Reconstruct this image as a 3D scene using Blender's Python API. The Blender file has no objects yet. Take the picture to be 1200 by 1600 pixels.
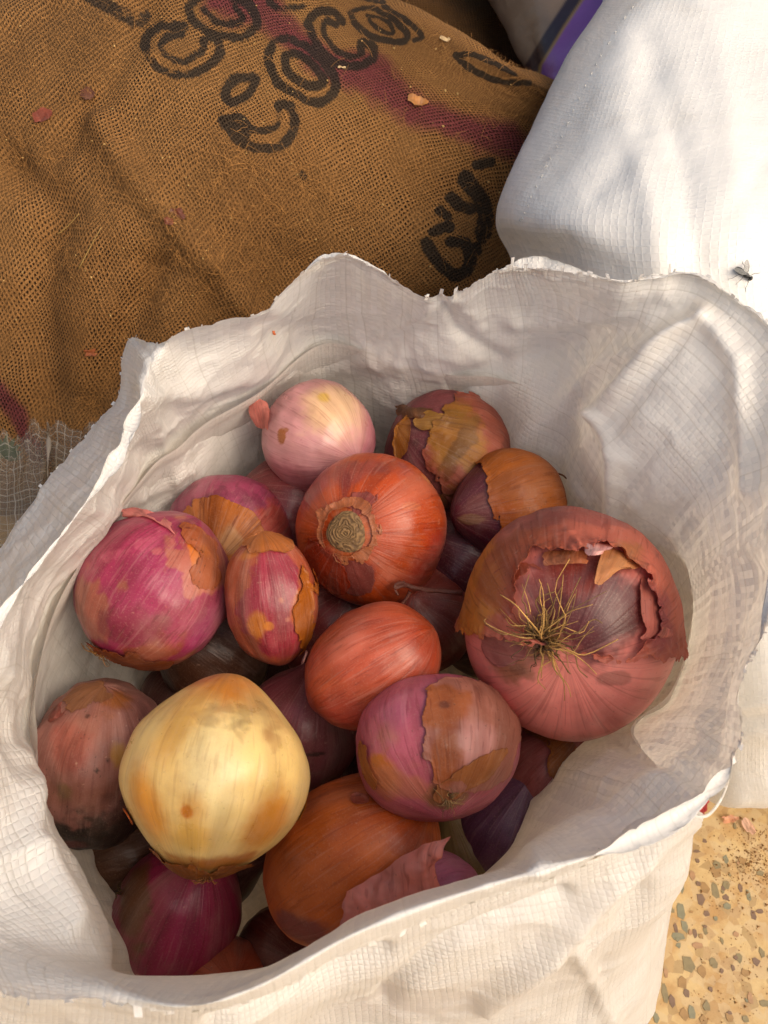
import bpy, math, random
import numpy as np
from mathutils import Vector

random.seed(7)
scene = bpy.context.scene
COL = scene.collection
R_ = math.radians

# ------------------------------------------------------------------ camera
HC = 0.62                       # height of the phone above the floor
PITCH = 55.0                    # degrees below the horizon
TF = math.tan(R_(30.0))
cam_d = bpy.data.cameras.new('camera')
cam = bpy.data.objects.new('camera', cam_d)
COL.objects.link(cam)
cam.location = (0, 0, HC)
cam.rotation_euler = (R_(90 - PITCH), 0, 0)
cam_d.sensor_fit = 'VERTICAL'
cam_d.sensor_height = 24.0
cam_d.lens = 12.0 / TF
cam_d.clip_start = 0.01
cam_d.clip_end = 100.0
cam_d.dof.use_dof = True
cam_d.dof.focus_distance = 0.40
cam_d.dof.aperture_fstop = 17.0
scene.camera = cam

# ------------------------------------------------------------------ light
SUN_ELEV, SUN_AZ = 46.0, 124.0      # azimuth clockwise from +Y (away from the viewer)
w = bpy.data.worlds.new('World')
scene.world = w
w.use_nodes = True
wn = w.node_tree
sky = wn.nodes.new('ShaderNodeTexSky')
sky.sky_type = 'NISHITA'
sky.sun_disc = False
sky.sun_elevation = R_(SUN_ELEV)
sky.sun_rotation = R_(SUN_AZ)
sky.dust_density = 6.0
sky.air_density = 1.0
sky.ozone_density = 1.0
wn.links.new(sky.outputs[0], wn.nodes['Background'].inputs[0])
wn.nodes['Background'].inputs[1].default_value = 0.15
sl = bpy.data.lights.new('sun', 'SUN')
sl.energy = 1.1
sl.angle = R_(60.0)
sl.color = (1.0, 0.965, 0.90)
so = bpy.data.objects.new('sun', sl)
COL.objects.link(so)
_sd = Vector((math.sin(R_(SUN_AZ)) * math.cos(R_(SUN_ELEV)), math.cos(R_(SUN_AZ)) * math.cos(R_(SUN_ELEV)), math.sin(R_(SUN_ELEV))))
so.rotation_euler = _sd.to_track_quat('Z', 'Y').to_euler()
vs = scene.view_settings
vs.view_transform = 'Standard'
vs.look = 'None'
vs.exposure = 0.28
vs.gamma = 1.0
try:
    vs.use_white_balance = True
    vs.white_balance_temperature = 7050
    vs.white_balance_tint = 10
except Exception:
    pass

# ------------------------------------------------------------------ small maths
CF = np.array([0, math.cos(R_(PITCH)), -math.sin(R_(PITCH))])
CU = np.array([0, math.sin(R_(PITCH)), math.cos(R_(PITCH))])
CR = np.array([1.0, 0, 0])
CO = np.array([0, 0, HC])
PXM = TF / 800.0                # metres per photo pixel at one metre


def ray(px, py):
    return CF + CR * ((px - 600) * PXM) + CU * ((800 - py) * PXM)


def at(px, py, z):
    d = ray(px, py)
    return CO + d * ((HC - z) / -d[2])


def atd(px, py, D):
    return CO + ray(px, py) * D


def proj(P):
    q = np.asarray(P) - CO
    D = q @ CF
    return np.stack([600 + (q @ CR) / D / PXM, 800 - (q @ CU) / D / PXM, D], -1)


def lin(c):
    c = np.asarray(c, float) / 255.0
    return np.where(c <= 0.04045, c / 12.92, ((c + 0.055) / 1.055) ** 2.4)


def sstep(a, b, x):
    t = np.clip((x - a) / (b - a + 1e-12), 0, 1)
    return t * t * (3 - 2 * t)


def _hash(ix, iy, iz, seed):
    h = (ix.astype(np.uint32) * np.uint32(374761393) + iy.astype(np.uint32) * np.uint32(668265263)
         + iz.astype(np.uint32) * np.uint32(2147483647) + np.uint32((seed * 974711 + 12345) & 0xffffffff))
    h = (h ^ (h >> np.uint32(13))) * np.uint32(1274126177)
    h = (h ^ (h >> np.uint32(16))) * np.uint32(2246822519)
    h = h ^ (h >> np.uint32(13))
    return h.astype(np.float64) / 4294967295.0


def vnoise(p, seed=0):
    p = np.asarray(p, float)
    i = np.floor(p).astype(np.int64)
    f = p - i
    f = f * f * (3 - 2 * f)
    out = 0
    for dx in (0, 1):
        for dy in (0, 1):
            for dz in (0, 1):
                wgt = (f[..., 0] if dx else 1 - f[..., 0]) * (f[..., 1] if dy else 1 - f[..., 1]) * (f[..., 2] if dz else 1 - f[..., 2])
                out = out + wgt * _hash(i[..., 0] + dx, i[..., 1] + dy, i[..., 2] + dz, seed)
    return out * 2 - 1


def fbm(p, oct=4, seed=0):
    s, a, t = 0, 1.0, 0
    p = np.asarray(p, float)
    for k in range(oct):
        s = s + a * vnoise(p * (2.03 ** k) + 17.3 * k, seed + k)
        t += a
        a *= 0.5
    return s / t * 1.6


def cr(P, ts, periodic=False):
    """Catmull-Rom along axis 0; ts in point-index units."""
    P = np.asarray(P, float)
    n = len(P)
    i = np.floor(ts).astype(int)
    if not periodic:
        i = np.clip(i, 0, n - 2)
    f = (ts - i).reshape((-1,) + (1,) * (P.ndim - 1))

    def g(k):
        if periodic:
            return P[k % n]
        kk = np.clip(k, 0, n - 1)
        r = P[kk].copy()
        lo, hi = k < 0, k > n - 1
        r[lo] = 2 * P[0] - P[1]
        r[hi] = 2 * P[n - 1] - P[n - 2]
        return r
    a, b, c, d = g(i - 1), g(i), g(i + 1), g(i + 2)
    return 0.5 * (2 * b + (c - a) * f + (2 * a - 5 * b + 4 * c - d) * f ** 2 + (3 * b - a - 3 * c + d) * f ** 3)


def polydist(P, poly):
    """distance of points P (N,k) to polyline (M,k)."""
    best = np.full(len(P), 1e9)
    for a, b in zip(poly[:-1], poly[1:]):
        a, b = np.asarray(a, float), np.asarray(b, float)
        ab = b - a
        t = np.clip(((P - a) @ ab) / (ab @ ab + 1e-12), 0, 1)
        best = np.minimum(best, np.linalg.norm(P - a - t[:, None] * ab, axis=1))
    return best


# ------------------------------------------------------------------ mesh helpers
def new_mesh(name, V, F, attrs=None, smooth=True):
    m = bpy.data.meshes.new(name)
    m.from_pydata([tuple(v) for v in np.asarray(V).tolist()], [], F if isinstance(F, list) else F.tolist())
    if smooth:
        m.polygons.foreach_set('use_smooth', [True] * len(m.polygons))
    for k, a in (attrs or {}).items():
        a = np.asarray(a, float)
        if a.ndim == 1:
            t = m.attributes.new(k, 'FLOAT', 'POINT')
            t.data.foreach_set('value', a.astype(np.float32))
        elif k == 'Col':
            t = m.attributes.new(k, 'FLOAT_COLOR', 'POINT')
            c4 = np.ones((len(a), 4), np.float32)
            c4[:, :3] = a
            t.data.foreach_set('color', c4.ravel())
        else:
            t = m.attributes.new(k, 'FLOAT_VECTOR', 'POINT')
            t.data.foreach_set('vector', a.astype(np.float32).ravel())
    m.update()
    return m


def link(name, mesh, mat=None, parent=None, loc=(0, 0, 0)):
    o = bpy.data.objects.new(name, mesh)
    COL.objects.link(o)
    o.location = loc
    if mat:
        mesh.materials.append(mat)
    if parent is not None:
        o.parent = parent
    return o


def tag(o, label=None, cat=None, group=None, kind=None):
    if label:
        o['label'] = label
    if cat:
        o['category'] = cat
    if group:
        o['group'] = group
    if kind:
        o['kind'] = kind
    return o


def grid_faces(nv, nu, wrap=False):
    j, i = np.meshgrid(np.arange(nv - 1), np.arange(nu if wrap else nu - 1), indexing='ij')
    i2 = (i + 1) % nu
    return np.stack([j * nu + i, j * nu + i2, (j + 1) * nu + i2, (j + 1) * nu + i], -1).reshape(-1, 4)


def grid_normals(G, wrap=False):
    if wrap:
        du = np.roll(G, -1, 1) - np.roll(G, 1, 1)
    else:
        du = np.gradient(G, axis=1)
    dv = np.gradient(G, axis=0)
    n = np.cross(du, dv)
    return n / (np.linalg.norm(n, axis=-1, keepdims=True) + 1e-12)


def arc_uv(G):
    du = np.linalg.norm(np.diff(G, axis=1), axis=-1).mean(0)
    dv = np.linalg.norm(np.diff(G, axis=0), axis=-1).mean(1)
    u = np.concatenate([[0], np.cumsum(du)])
    v = np.concatenate([[0], np.cumsum(dv)])
    U, V = np.meshgrid(u, v)
    return np.stack([U, V, np.zeros_like(U)], -1)


def tube(pts, rad, sides=5, taper=0.5):
    pts = np.asarray(pts, float)
    n = len(pts)
    V, F = [], []
    for k in range(n):
        t = pts[min(k + 1, n - 1)] - pts[max(k - 1, 0)]
        t /= np.linalg.norm(t) + 1e-12
        a = np.cross(t, [0.3, 0.2, 0.93])
        a /= np.linalg.norm(a) + 1e-9
        b = np.cross(t, a)
        r = rad * (1 - (1 - taper) * k / (n - 1))
        for s in range(sides):
            th = 2 * math.pi * s / sides
            V.append(pts[k] + r * (math.cos(th) * a + math.sin(th) * b))
    for k in range(n - 1):
        for s in range(sides):
            s2 = (s + 1) % sides
            F.append([k * sides + s, k * sides + s2, (k + 1) * sides + s2, (k + 1) * sides + s])
    F.append(list(range(sides))[::-1])
    F.append([(n - 1) * sides + s for s in range(sides)])
    return V, F


def clip_tris(P, T, m, attrs):
    """Keep the part of the triangle mesh where m > 0."""
    pos = m > 0
    V = [p for p in P]
    A = {k: [a for a in v] for k, v in attrs.items()}
    cache = {}

    def cut(a, b):
        key = (a, b) if a < b else (b, a)
        if key not in cache:
            t = m[a] / (m[a] - m[b])
            cache[key] = len(V)
            V.append(P[a] * (1 - t) + P[b] * t)
            for k in A:
                A[k].append(attrs[k][a] * (1 - t) + attrs[k][b] * t)
        return cache[key]
    F = []
    cnt = pos[T].sum(1)
    F += T[cnt == 3].tolist()
    for tri in T[(cnt > 0) & (cnt < 3)].tolist():
        poly = []
        for k in range(3):
            a, b = tri[k], tri[(k + 1) % 3]
            if pos[a]:
                poly.append(a)
            if pos[a] != pos[b]:
                poly.append(cut(a, b))
        if len(poly) >= 3:
            F.append(poly)
    used = sorted({i for f in F for i in f})
    re = {o: n for n, o in enumerate(used)}
    F = [[re[i] for i in f] for f in F]
    return np.array([V[i] for i in used]) if used else np.zeros((0, 3)), F, {k: np.array([A[k][i] for i in used]) for k in A}


def tris(F):
    F = np.asarray(F)
    return np.concatenate([F[:, [0, 1, 2]], F[:, [0, 2, 3]]])


# ------------------------------------------------------------------ materials
class NT:
    def __init__(s, name):
        s.m = bpy.data.materials.new(name)
        s.m.use_nodes = True
        s.t = s.m.node_tree
        s.t.nodes.clear()
        s.out = s.t.nodes.new('ShaderNodeOutputMaterial')

    def n(s, typ, **kw):
        nd = s.t.nodes.new(typ)
        for k, v in kw.items():
            setattr(nd, k, v)
        return nd

    def put(s, sock, v):
        if isinstance(v, bpy.types.NodeSocket):
            s.t.links.new(v, sock)
        elif v is not None:
            if hasattr(sock.default_value, '__len__') and not hasattr(v, '__len__'):
                sock.default_value = [v] * len(sock.default_value)
            elif hasattr(sock.default_value, '__len__') and len(sock.default_value) == 4 and len(v) == 3:
                sock.default_value = (*v, 1.0)
            else:
                sock.default_value = v

    def math(s, op, a, b=None, c=None, clamp=False):
        nd = s.n('ShaderNodeMath', operation=op, use_clamp=clamp)
        for k, v in enumerate((a, b, c)):
            if v is not None:
                s.put(nd.inputs[k], v)
        return nd.outputs[0]

    def attr(s, name, out='Fac'):
        nd = s.n('ShaderNodeAttribute', attribute_name=name)
        return nd.outputs[out]

    def noise(s, vec, scale, detail=3, rough=0.55, out='Fac', dist=0.0):
        nd = s.n('ShaderNodeTexNoise')
        s.put(nd.inputs['Vector'], vec)
        s.put(nd.inputs['Scale'], scale)
        s.put(nd.inputs['Detail'], detail)
        s.put(nd.inputs['Roughness'], rough)
        s.put(nd.inputs['Distortion'], dist)
        return nd.outputs[out]

    def mix(s, f, a, b, mode='MIX'):
        nd = s.n('ShaderNodeMix', data_type='RGBA', blend_type=mode)
        s.put(nd.inputs[0], f)
        s.put(nd.inputs[6], a)
        s.put(nd.inputs[7], b)
        return nd.outputs[2]

    def step(s, x, a, b):
        nd = s.n('ShaderNodeMapRange', interpolation_type='SMOOTHSTEP')
        s.put(nd.inputs[0], x)
        s.put(nd.inputs[1], a)
        s.put(nd.inputs[2], b)
        return nd.outputs[0]

    def vscale(s, v, xyz):
        nd = s.n('ShaderNodeVectorMath', operation='MULTIPLY')
        s.put(nd.inputs[0], v)
        nd.inputs[1].default_value = xyz
        return nd.outputs[0]

    def bump(s, h, dist, strength=1.0, normal=None):
        nd = s.n('ShaderNodeBump')
        s.put(nd.inputs['Strength'], strength)
        s.put(nd.inputs['Distance'], dist)
        s.put(nd.inputs['Height'], h)
        if normal is not None:
            s.put(nd.inputs['Normal'], normal)
        return nd.outputs[0]

    def principled(s, **kw):
        nd = s.n('ShaderNodeBsdfPrincipled')
        for k, v in kw.items():
            s.put(nd.inputs[k.replace('_', ' ')], v)
        return nd.outputs[0]

    def finish(s, shader):
        s.t.links.new(shader, s.out.inputs[0])
        return s.m

    def mixsh(s, f, a, b):
        nd = s.n('ShaderNodeMixShader')
        s.put(nd.inputs[0], f)
        s.put(nd.inputs[1], a)
        s.put(nd.inputs[2], b)
        return nd.outputs[0]

    def sep(s, v):
        nd = s.n('ShaderNodeSeparateXYZ')
        s.put(nd.inputs[0], v)
        return nd.outputs

    def comb(s, x, y, z):
        nd = s.n('ShaderNodeCombineXYZ')
        for k, v in enumerate((x, y, z)):
            s.put(nd.inputs[k], v)
        return nd.outputs[0]

    def white(s, v):
        nd = s.n('ShaderNodeTexWhiteNoise', noise_dimensions='3D')
        s.put(nd.inputs[0], v)
        return nd.outputs['Value']


_mc = {}


def onion_mat(rough=0.36, streak=0.5, speck=0.4, sss=0.0, bump=0.25, thin=False):
    key = (rough, streak, speck, sss, bump, thin)
    if key in _mc:
        return _mc[key]
    t = NT('onion_skin')
    col = t.attr('Col', 'Color')
    st = t.attr('streak', 'Vector')
    oc = t.n('ShaderNodeTexCoord').outputs['Object']
    s1 = t.noise(st, 26.0, 4, 0.6)
    s2 = t.noise(st, 9.0, 3, 0.5)
    f = t.math('MULTIPLY', t.step(s1, 0.42, 0.72), streak)
    c = t.mix(f, col, t.mix(1.0, col, (0.62, 0.52, 0.5), 'MULTIPLY'))
    f = t.math('MULTIPLY', t.step(s2, 0.5, 0.75), streak * 0.6)
    c = t.mix(f, c, t.mix(0.35, c, (0.75, 0.5, 0.38)))
    # blotches and specks of dirt
    b = t.noise(oc, 95.0, 5, 0.62)
    c = t.mix(t.math('MULTIPLY', t.step(b, 0.5, 0.78), speck * 0.55), c, t.mix(1.0, c, (0.55, 0.42, 0.34), 'MULTIPLY'))
    d = t.noise(oc, 620.0, 2, 0.5)
    c = t.mix(t.math('MULTIPLY', t.step(d, 0.66, 0.76), speck), c, (0.07, 0.035, 0.02))
    e = t.noise(t.vscale(oc, (1, 1, 1.3)), 330.0, 2, 0.5)
    c = t.mix(t.math('MULTIPLY', t.step(e, 0.70, 0.80), speck * 0.6), c, (0.62, 0.38, 0.26))
    m2 = t.noise(oc, 42.0, 6, 0.62)
    c = t.mix(t.math('MULTIPLY', t.step(m2, 0.50, 0.74), 0.30), c, t.mix(0.45, c, (0.62, 0.44, 0.36)))
    c = t.mix(t.math('MULTIPLY', t.step(m2, 0.46, 0.28), 0.38), c, t.mix(1.0, c, (0.62, 0.50, 0.50), 'MULTIPLY'))
    l1 = t.noise(st, 210.0, 1, 0.5)
    c = t.mix(t.math('MULTIPLY', t.step(l1, 0.58, 0.66), streak * 0.85), c, t.mix(1.0, c, (0.60, 0.48, 0.46), 'MULTIPLY'))
    l2 = t.noise(st, 150.0, 1, 0.5)
    c = t.mix(t.math('MULTIPLY', t.step(l2, 0.60, 0.68), streak * 0.32), c, t.mix(0.32, c, (0.80, 0.55, 0.45)))
    du = t.noise(oc, 1300.0, 2, 0.6)
    c = t.mix(t.math('MULTIPLY', t.step(du, 0.5, 0.75), 0.16), c, (0.45, 0.30, 0.22))
    r = t.math('MULTIPLY_ADD', b, 0.45, rough - 0.16)
    h = t.math('ADD', t.math('MULTIPLY', l1, 0.6), t.math('MULTIPLY', s1, 0.7))
    h = t.math('ADD', h, t.math('ADD', t.math('MULTIPLY', b, 0.8), t.math('MULTIPLY', t.noise(oc, 400, 3), 0.35)))
    nb = t.bump(h, 0.0009, bump)
    kw = dict(Base_Color=c, Roughness=r, Normal=nb)
    sh = t.n('ShaderNodeBsdfPrincipled')
    for k, v in kw.items():
        t.put(sh.inputs[k.replace('_', ' ')], v)
    sh.inputs['Specular IOR Level'].default_value = 0.45
    if sss > 0:
        sh.inputs['Subsurface Weight'].default_value = sss
        sh.inputs['Subsurface Radius'].default_value = (0.006, 0.003, 0.0015)
        sh.inputs['Subsurface Scale'].default_value = 1.0
    shd = sh.outputs[0]
    if thin:
        tr = t.n('ShaderNodeBsdfTranslucent')
        t.put(tr.inputs[0], c)
        shd = t.mixsh(0.35, shd, tr.outputs[0])
    _mc[key] = t.finish(shd)
    return _mc[key]


def simple_mat(name, colr, rough=0.6, noise_amt=0.25, scale=300, spec=0.3, bump=0.0005):
    t = NT(name)
    oc = t.n('ShaderNodeTexCoord').outputs['Object']
    b = t.noise(oc, scale, 4, 0.6)
    c = t.mix(t.math('MULTIPLY', t.step(b, 0.35, 0.7), noise_amt), tuple(lin(colr)), tuple(lin(colr) * 0.45))
    sh = t.principled(Base_Color=c, Roughness=rough, Normal=t.bump(b, bump, 0.5))
    return t.finish(sh)


def pp_weave_mat(name, tape=0.0024, trans=0.30, base=(0.83, 0.82, 0.79), relief=1.0, gloss=0.30, lines=0.32):
    """Woven polypropylene: flat tapes over and under each other, slightly see-through."""
    t = NT(name)
    uv = t.attr('weave', 'Vector')
    wob = t.noise(uv, 14.0, 2, 0.5, out='Color')
    vm = t.n('ShaderNodeVectorMath', operation='MULTIPLY_ADD')
    t.put(vm.inputs[0], wob)
    vm.inputs[1].default_value = (0.0025, 0.0025, 0)
    t.put(vm.inputs[2], uv)
    x, y, _ = t.sep(t.vscale(vm.outputs[0], (1 / tape, 1 / tape, 0)))
    # uneven tape widths
    xo = t.math('ADD', x, t.math('MULTIPLY', t.noise(t.comb(x, 0.0, 0.0), 0.6, 1), 0.5))
    yo = t.math('ADD', y, t.math('MULTIPLY', t.noise(t.comb(y, 7.7, 0.0), 0.6, 1), 0.5))
    ix, iy = t.math('FLOOR', xo), t.math('FLOOR', yo)
    fx, fy = t.math('FRACT', xo), t.math('FRACT', yo)
    par = t.math('FLOORED_MODULO', t.math('ADD', ix, iy), 2.0)

    def edge(f, p):
        c = t.math('ABSOLUTE', t.math('MULTIPLY_ADD', f, 2.0, -1.0))
        return t.math('SUBTRACT', 1.0, t.math('POWER', c, p))
    hA = t.math('MULTIPLY', edge(fx, 10.0), t.math('MULTIPLY_ADD', edge(fy, 2.0), 0.7, 0.3))
    hB = t.math('MULTIPLY', edge(fy, 10.0), t.math('MULTIPLY_ADD', edge(fx, 2.0), 0.7, 0.3))
    h = t.math('ADD', t.math('MULTIPLY', par, hA), t.math('MULTIPLY', t.math('SUBTRACT', 1.0, par), hB))
    rx = t.white(t.comb(ix, 3.1, 0.0))
    ry = t.white(t.comb(9.2, iy, 0.0))
    rnd = t.math('ADD', t.math('MULTIPLY', par, rx), t.math('MULTIPLY', t.math('SUBTRACT', 1.0, par), ry))
    cell = t.white(t.comb(ix, iy, 1.0))
    # relief comes and goes where the cloth is pressed flat or wrinkled
    zone = t.step(t.noise(uv, 11.0, 4, 0.6), 0.40, 0.62)
    rel = t.math('MULTIPLY_ADD', zone, 0.68, 0.32)
    fib = t.noise(t.vscale(uv, (900, 220, 0)), 1.0, 2)
    hh = t.math('ADD', t.math('MULTIPLY', h, rel), t.math('ADD', t.math('MULTIPLY', fib, 0.12), t.math('MULTIPLY', t.math('MULTIPLY', cell, 0.55), rel)))
    crk = t.noise(uv, 55.0, 4, 0.6, dist=1.2)
    n1 = t.bump(crk, 0.006, 0.10)
    n2 = t.bump(hh, 0.00040 * relief, 0.8, n1)
    seam = t.math('MULTIPLY', t.math('SUBTRACT', 1.0, t.step(h, 0.08, 0.42)), t.math('MULTIPLY_ADD', rel, 0.45, 0.3))
    c = t.mix(t.math('MULTIPLY', rnd, 0.46), base, (base[0] * 0.72, base[1] * 0.71, base[2] * 0.67))
    c = t.mix(t.math('MULTIPLY', t.step(t.noise(uv, 22.0, 5, 0.65), 0.52, 0.8), 0.30), c, (0.60, 0.53, 0.43))
    c = t.mix(t.math('MULTIPLY', t.step(t.noise(uv, 420.0, 2), 0.74, 0.79), 0.55), c, (0.20, 0.12, 0.07))
    c = t.mix(t.math('MULTIPLY', t.math('MULTIPLY', t.step(t.white(t.comb(ix, 0.0, 5.0)), 0.84, 0.87), t.step(fx, 0.30, 0.20)), lines), c, (0.52, 0.49, 0.43))
    c = t.mix(t.math('MULTIPLY', t.math('MULTIPLY', t.step(t.white(t.comb(0.0, iy, 8.0)), 0.82, 0.85), t.step(fy, 0.30, 0.20)), lines), c, (0.52, 0.49, 0.43))
    c = t.mix(t.math('MULTIPLY', seam, 0.45), c, (0.93, 0.92, 0.90))
    sh = t.principled(Base_Color=c, Roughness=gloss, Normal=n2, Specular_IOR_Level=0.45)
    tr = t.n('ShaderNodeBsdfTranslucent')
    t.put(tr.inputs[0], t.mix(0.6, c, (0.88, 0.76, 0.58)))
    t.put(tr.inputs[1], n1)
    tf = t.math('SUBTRACT', trans + 0.08, t.math('MULTIPLY', seam, 0.20))
    tf = t.math('MULTIPLY_ADD', rnd, -0.16, tf)
    return t.finish(t.mixsh(tf, sh, tr.outputs[0]))


def burlap_mat(name, tone=1.0, pitch=0.0027, rot=33.0):
    t = NT(name)
    uv = t.attr('weave', 'Vector')
    wob = t.noise(uv, 16.0, 3, 0.55, out='Color')
    vm = t.n('ShaderNodeVectorMath', operation='MULTIPLY_ADD')
    t.put(vm.inputs[0], wob)
    vm.inputs[1].default_value = (0.016, 0.016, 0)
    t.put(vm.inputs[2], uv)
    rt = t.n('ShaderNodeVectorRotate', rotation_type='Z_AXIS')
    t.put(rt.inputs['Vector'], vm.outputs[0])
    rt.inputs['Angle'].default_value = R_(rot)
    x, y, _ = t.sep(t.vscale(rt.outputs[0], (1 / pitch, 1 / pitch, 0)))
    x = t.math('ADD', x, t.math('MULTIPLY', t.noise(t.comb(x, t.math('MULTIPLY', y, 0.1), 0.0), 1.0, 2), 0.55))
    y = t.math('ADD', y, t.math('MULTIPLY', t.noise(t.comb(t.math('MULTIPLY', x, 0.1), y, 5.0), 1.0, 2), 0.55))
    ix, iy = t.math('FLOOR', x), t.math('FLOOR', y)
    fx = t.math('MULTIPLY_ADD', t.math('FRACT', x), 2.0, -1.0)
    fy = t.math('MULTIPLY_ADD', t.math('FRACT', y), 2.0, -1.0)
    par = t.math('FLOORED_MODULO', t.math('ADD', ix, iy), 2.0)
    rx = t.white(t.comb(ix, 3.1, 0.0))
    ry = t.white(t.comb(9.2, iy, 0.0))

    def yarn(f, r, g):
        wd = t.math('MULTIPLY_ADD', r, 0.30, 0.46)
        q = t.math('DIVIDE', f, wd)
        return t.math('SQRT', t.math('MAXIMUM', t.math('SUBTRACT', 1.0, t.math('MULTIPLY', q, q)), 0.0))
    yx, yy = yarn(fx, rx, 0), yarn(fy, ry, 0)
    upx = t.math('MULTIPLY_ADD', par, 0.45, 0.55)
    upy = t.math('MULTIPLY_ADD', par, -0.45, 1.0)
    h = t.math('MAXIMUM', t.math('MULTIPLY', yx, upx), t.math('MULTIPLY', yy, upy))
    fuzz = t.noise(uv, 1500.0, 3, 0.7)
    mat_ = t.step(t.noise(uv, 24.0, 5, 0.62), 0.46, 0.70)        # where the fluff has felted over the holes
    dirt = t.attr('dirt')
    cover = t.math('MAXIMUM', mat_, dirt, clamp=True)
    hole = t.math('MULTIPLY', t.math('SUBTRACT', 1.0, t.step(h, 0.02, 0.35)), t.math('MULTIPLY_ADD', cover, -0.8, 1.0))
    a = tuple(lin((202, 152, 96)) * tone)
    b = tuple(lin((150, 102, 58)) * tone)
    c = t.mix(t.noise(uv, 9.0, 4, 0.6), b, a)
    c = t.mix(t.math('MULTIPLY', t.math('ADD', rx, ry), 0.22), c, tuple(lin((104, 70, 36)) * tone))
    c = t.mix(t.step(fuzz, 0.35, 0.75), t.mix(1.0, c, (0.62, 0.58, 0.52), 'MULTIPLY'), c)
    c = t.mix(t.math('MULTIPLY', cover, 0.40), c, tuple(lin((112, 80, 46)) * tone))
    ink = t.attr('ink')
    inkm = t.math('MULTIPLY', t.step(t.math('ADD', ink, t.math('MULTIPLY', t.math('SUBTRACT', t.noise(uv, 500, 4, 0.7), 0.5), 1.1)), 0.15, 0.62), 0.90)
    mag = t.attr('magenta')
    magm = t.math('MULTIPLY', t.step(t.math('ADD', mag, t.math('MULTIPLY', t.math('SUBTRACT', t.noise(uv, 120, 4, 0.65), 0.5), 0.5)), 0.25, 1.0), 0.72)
    c = t.mix(magm, c, tuple(lin((100, 26, 56))))
    c = t.mix(inkm, c, tuple(lin((48, 44, 38))))
    c = t.mix(t.math('MULTIPLY', dirt, 0.5), c, tuple(lin((84, 60, 36))))
    c = t.mix(hole, c, tuple(lin((24, 14, 8)) * tone))
    hh = t.math('ADD', h, t.math('MULTIPLY', fuzz, 0.35))
    nb = t.bump(hh, 0.0014, 1.0, t.bump(t.noise(uv, 40.0, 4, 0.6), 0.006, 0.35))
    sh = t.principled(Base_Color=c, Roughness=0.92, Normal=nb, Specular_IOR_Level=0.12)
    return t.finish(sh)


M_bag = pp_weave_mat('white_woven_plastic', trans=0.31, base=(0.89, 0.875, 0.845))
M_sack = pp_weave_mat('white_woven_sack', tape=0.0036, trans=0.10, relief=0.5, lines=0.0, base=(0.90, 0.88, 0.83))
M_burlap = burlap_mat('jute_burlap')
M_burlap_shaded = burlap_mat('shade_toned_jute_burlap', tone=0.42, rot=8.0)  # same jute, with the back sack's shade put into its tone

# ------------------------------------------------------------------ floor
t = NT('terrazzo')
oc = t.n('ShaderNodeTexCoord').outputs['Object']
c = t.mix(t.step(t.noise(oc, 55, 5, 0.6), 0.35, 0.7), tuple(lin((192, 164, 114))), tuple(lin((170, 132, 80))))
vo = t.n('ShaderNodeTexVoronoi')
t.put(vo.inputs['Vector'], oc)
vo.inputs['Scale'].default_value = 170
vr = t.sep(vo.outputs['Color'])
c = t.mix(t.math('MULTIPLY', t.step(vr[0], 0.55, 0.6), 0.4), c, tuple(lin((186, 164, 128))))
c = t.mix(t.math('MULTIPLY', t.step(vr[1], 0.80, 0.84), 0.5), c, tuple(lin((154, 118, 74))))
c = t.mix(t.math('MULTIPLY', t.step(vr[2], 0.90, 0.93), 0.7), c, tuple(lin((150, 122, 78))))
c = t.mix(t.math('MULTIPLY', t.step(t.noise(oc, 16, 6, 0.7), 0.52, 0.72), 0.75), c, tuple(lin((132, 96, 52))))
c = t.mix(t.math('MULTIPLY', t.step(t.noise(oc, 420, 3, 0.6), 0.62, 0.72), 0.4), c, tuple(lin((120, 80, 40))))
M_floor = t.finish(t.principled(Base_Color=c, Roughness=t.math('MULTIPLY_ADD', t.noise(oc, 60, 4), 0.4, 0.3), Normal=t.bump(t.noise(oc, 300, 4), 0.0006, 0.4)))
me = new_mesh('floor', [(-40, -40, 0), (40, -40, 0), (40, 40, 0), (-40, 40, 0)], [[0, 1, 2, 3]], smooth=False)
floor = tag(link('floor', me, M_floor), kind='structure')

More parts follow.
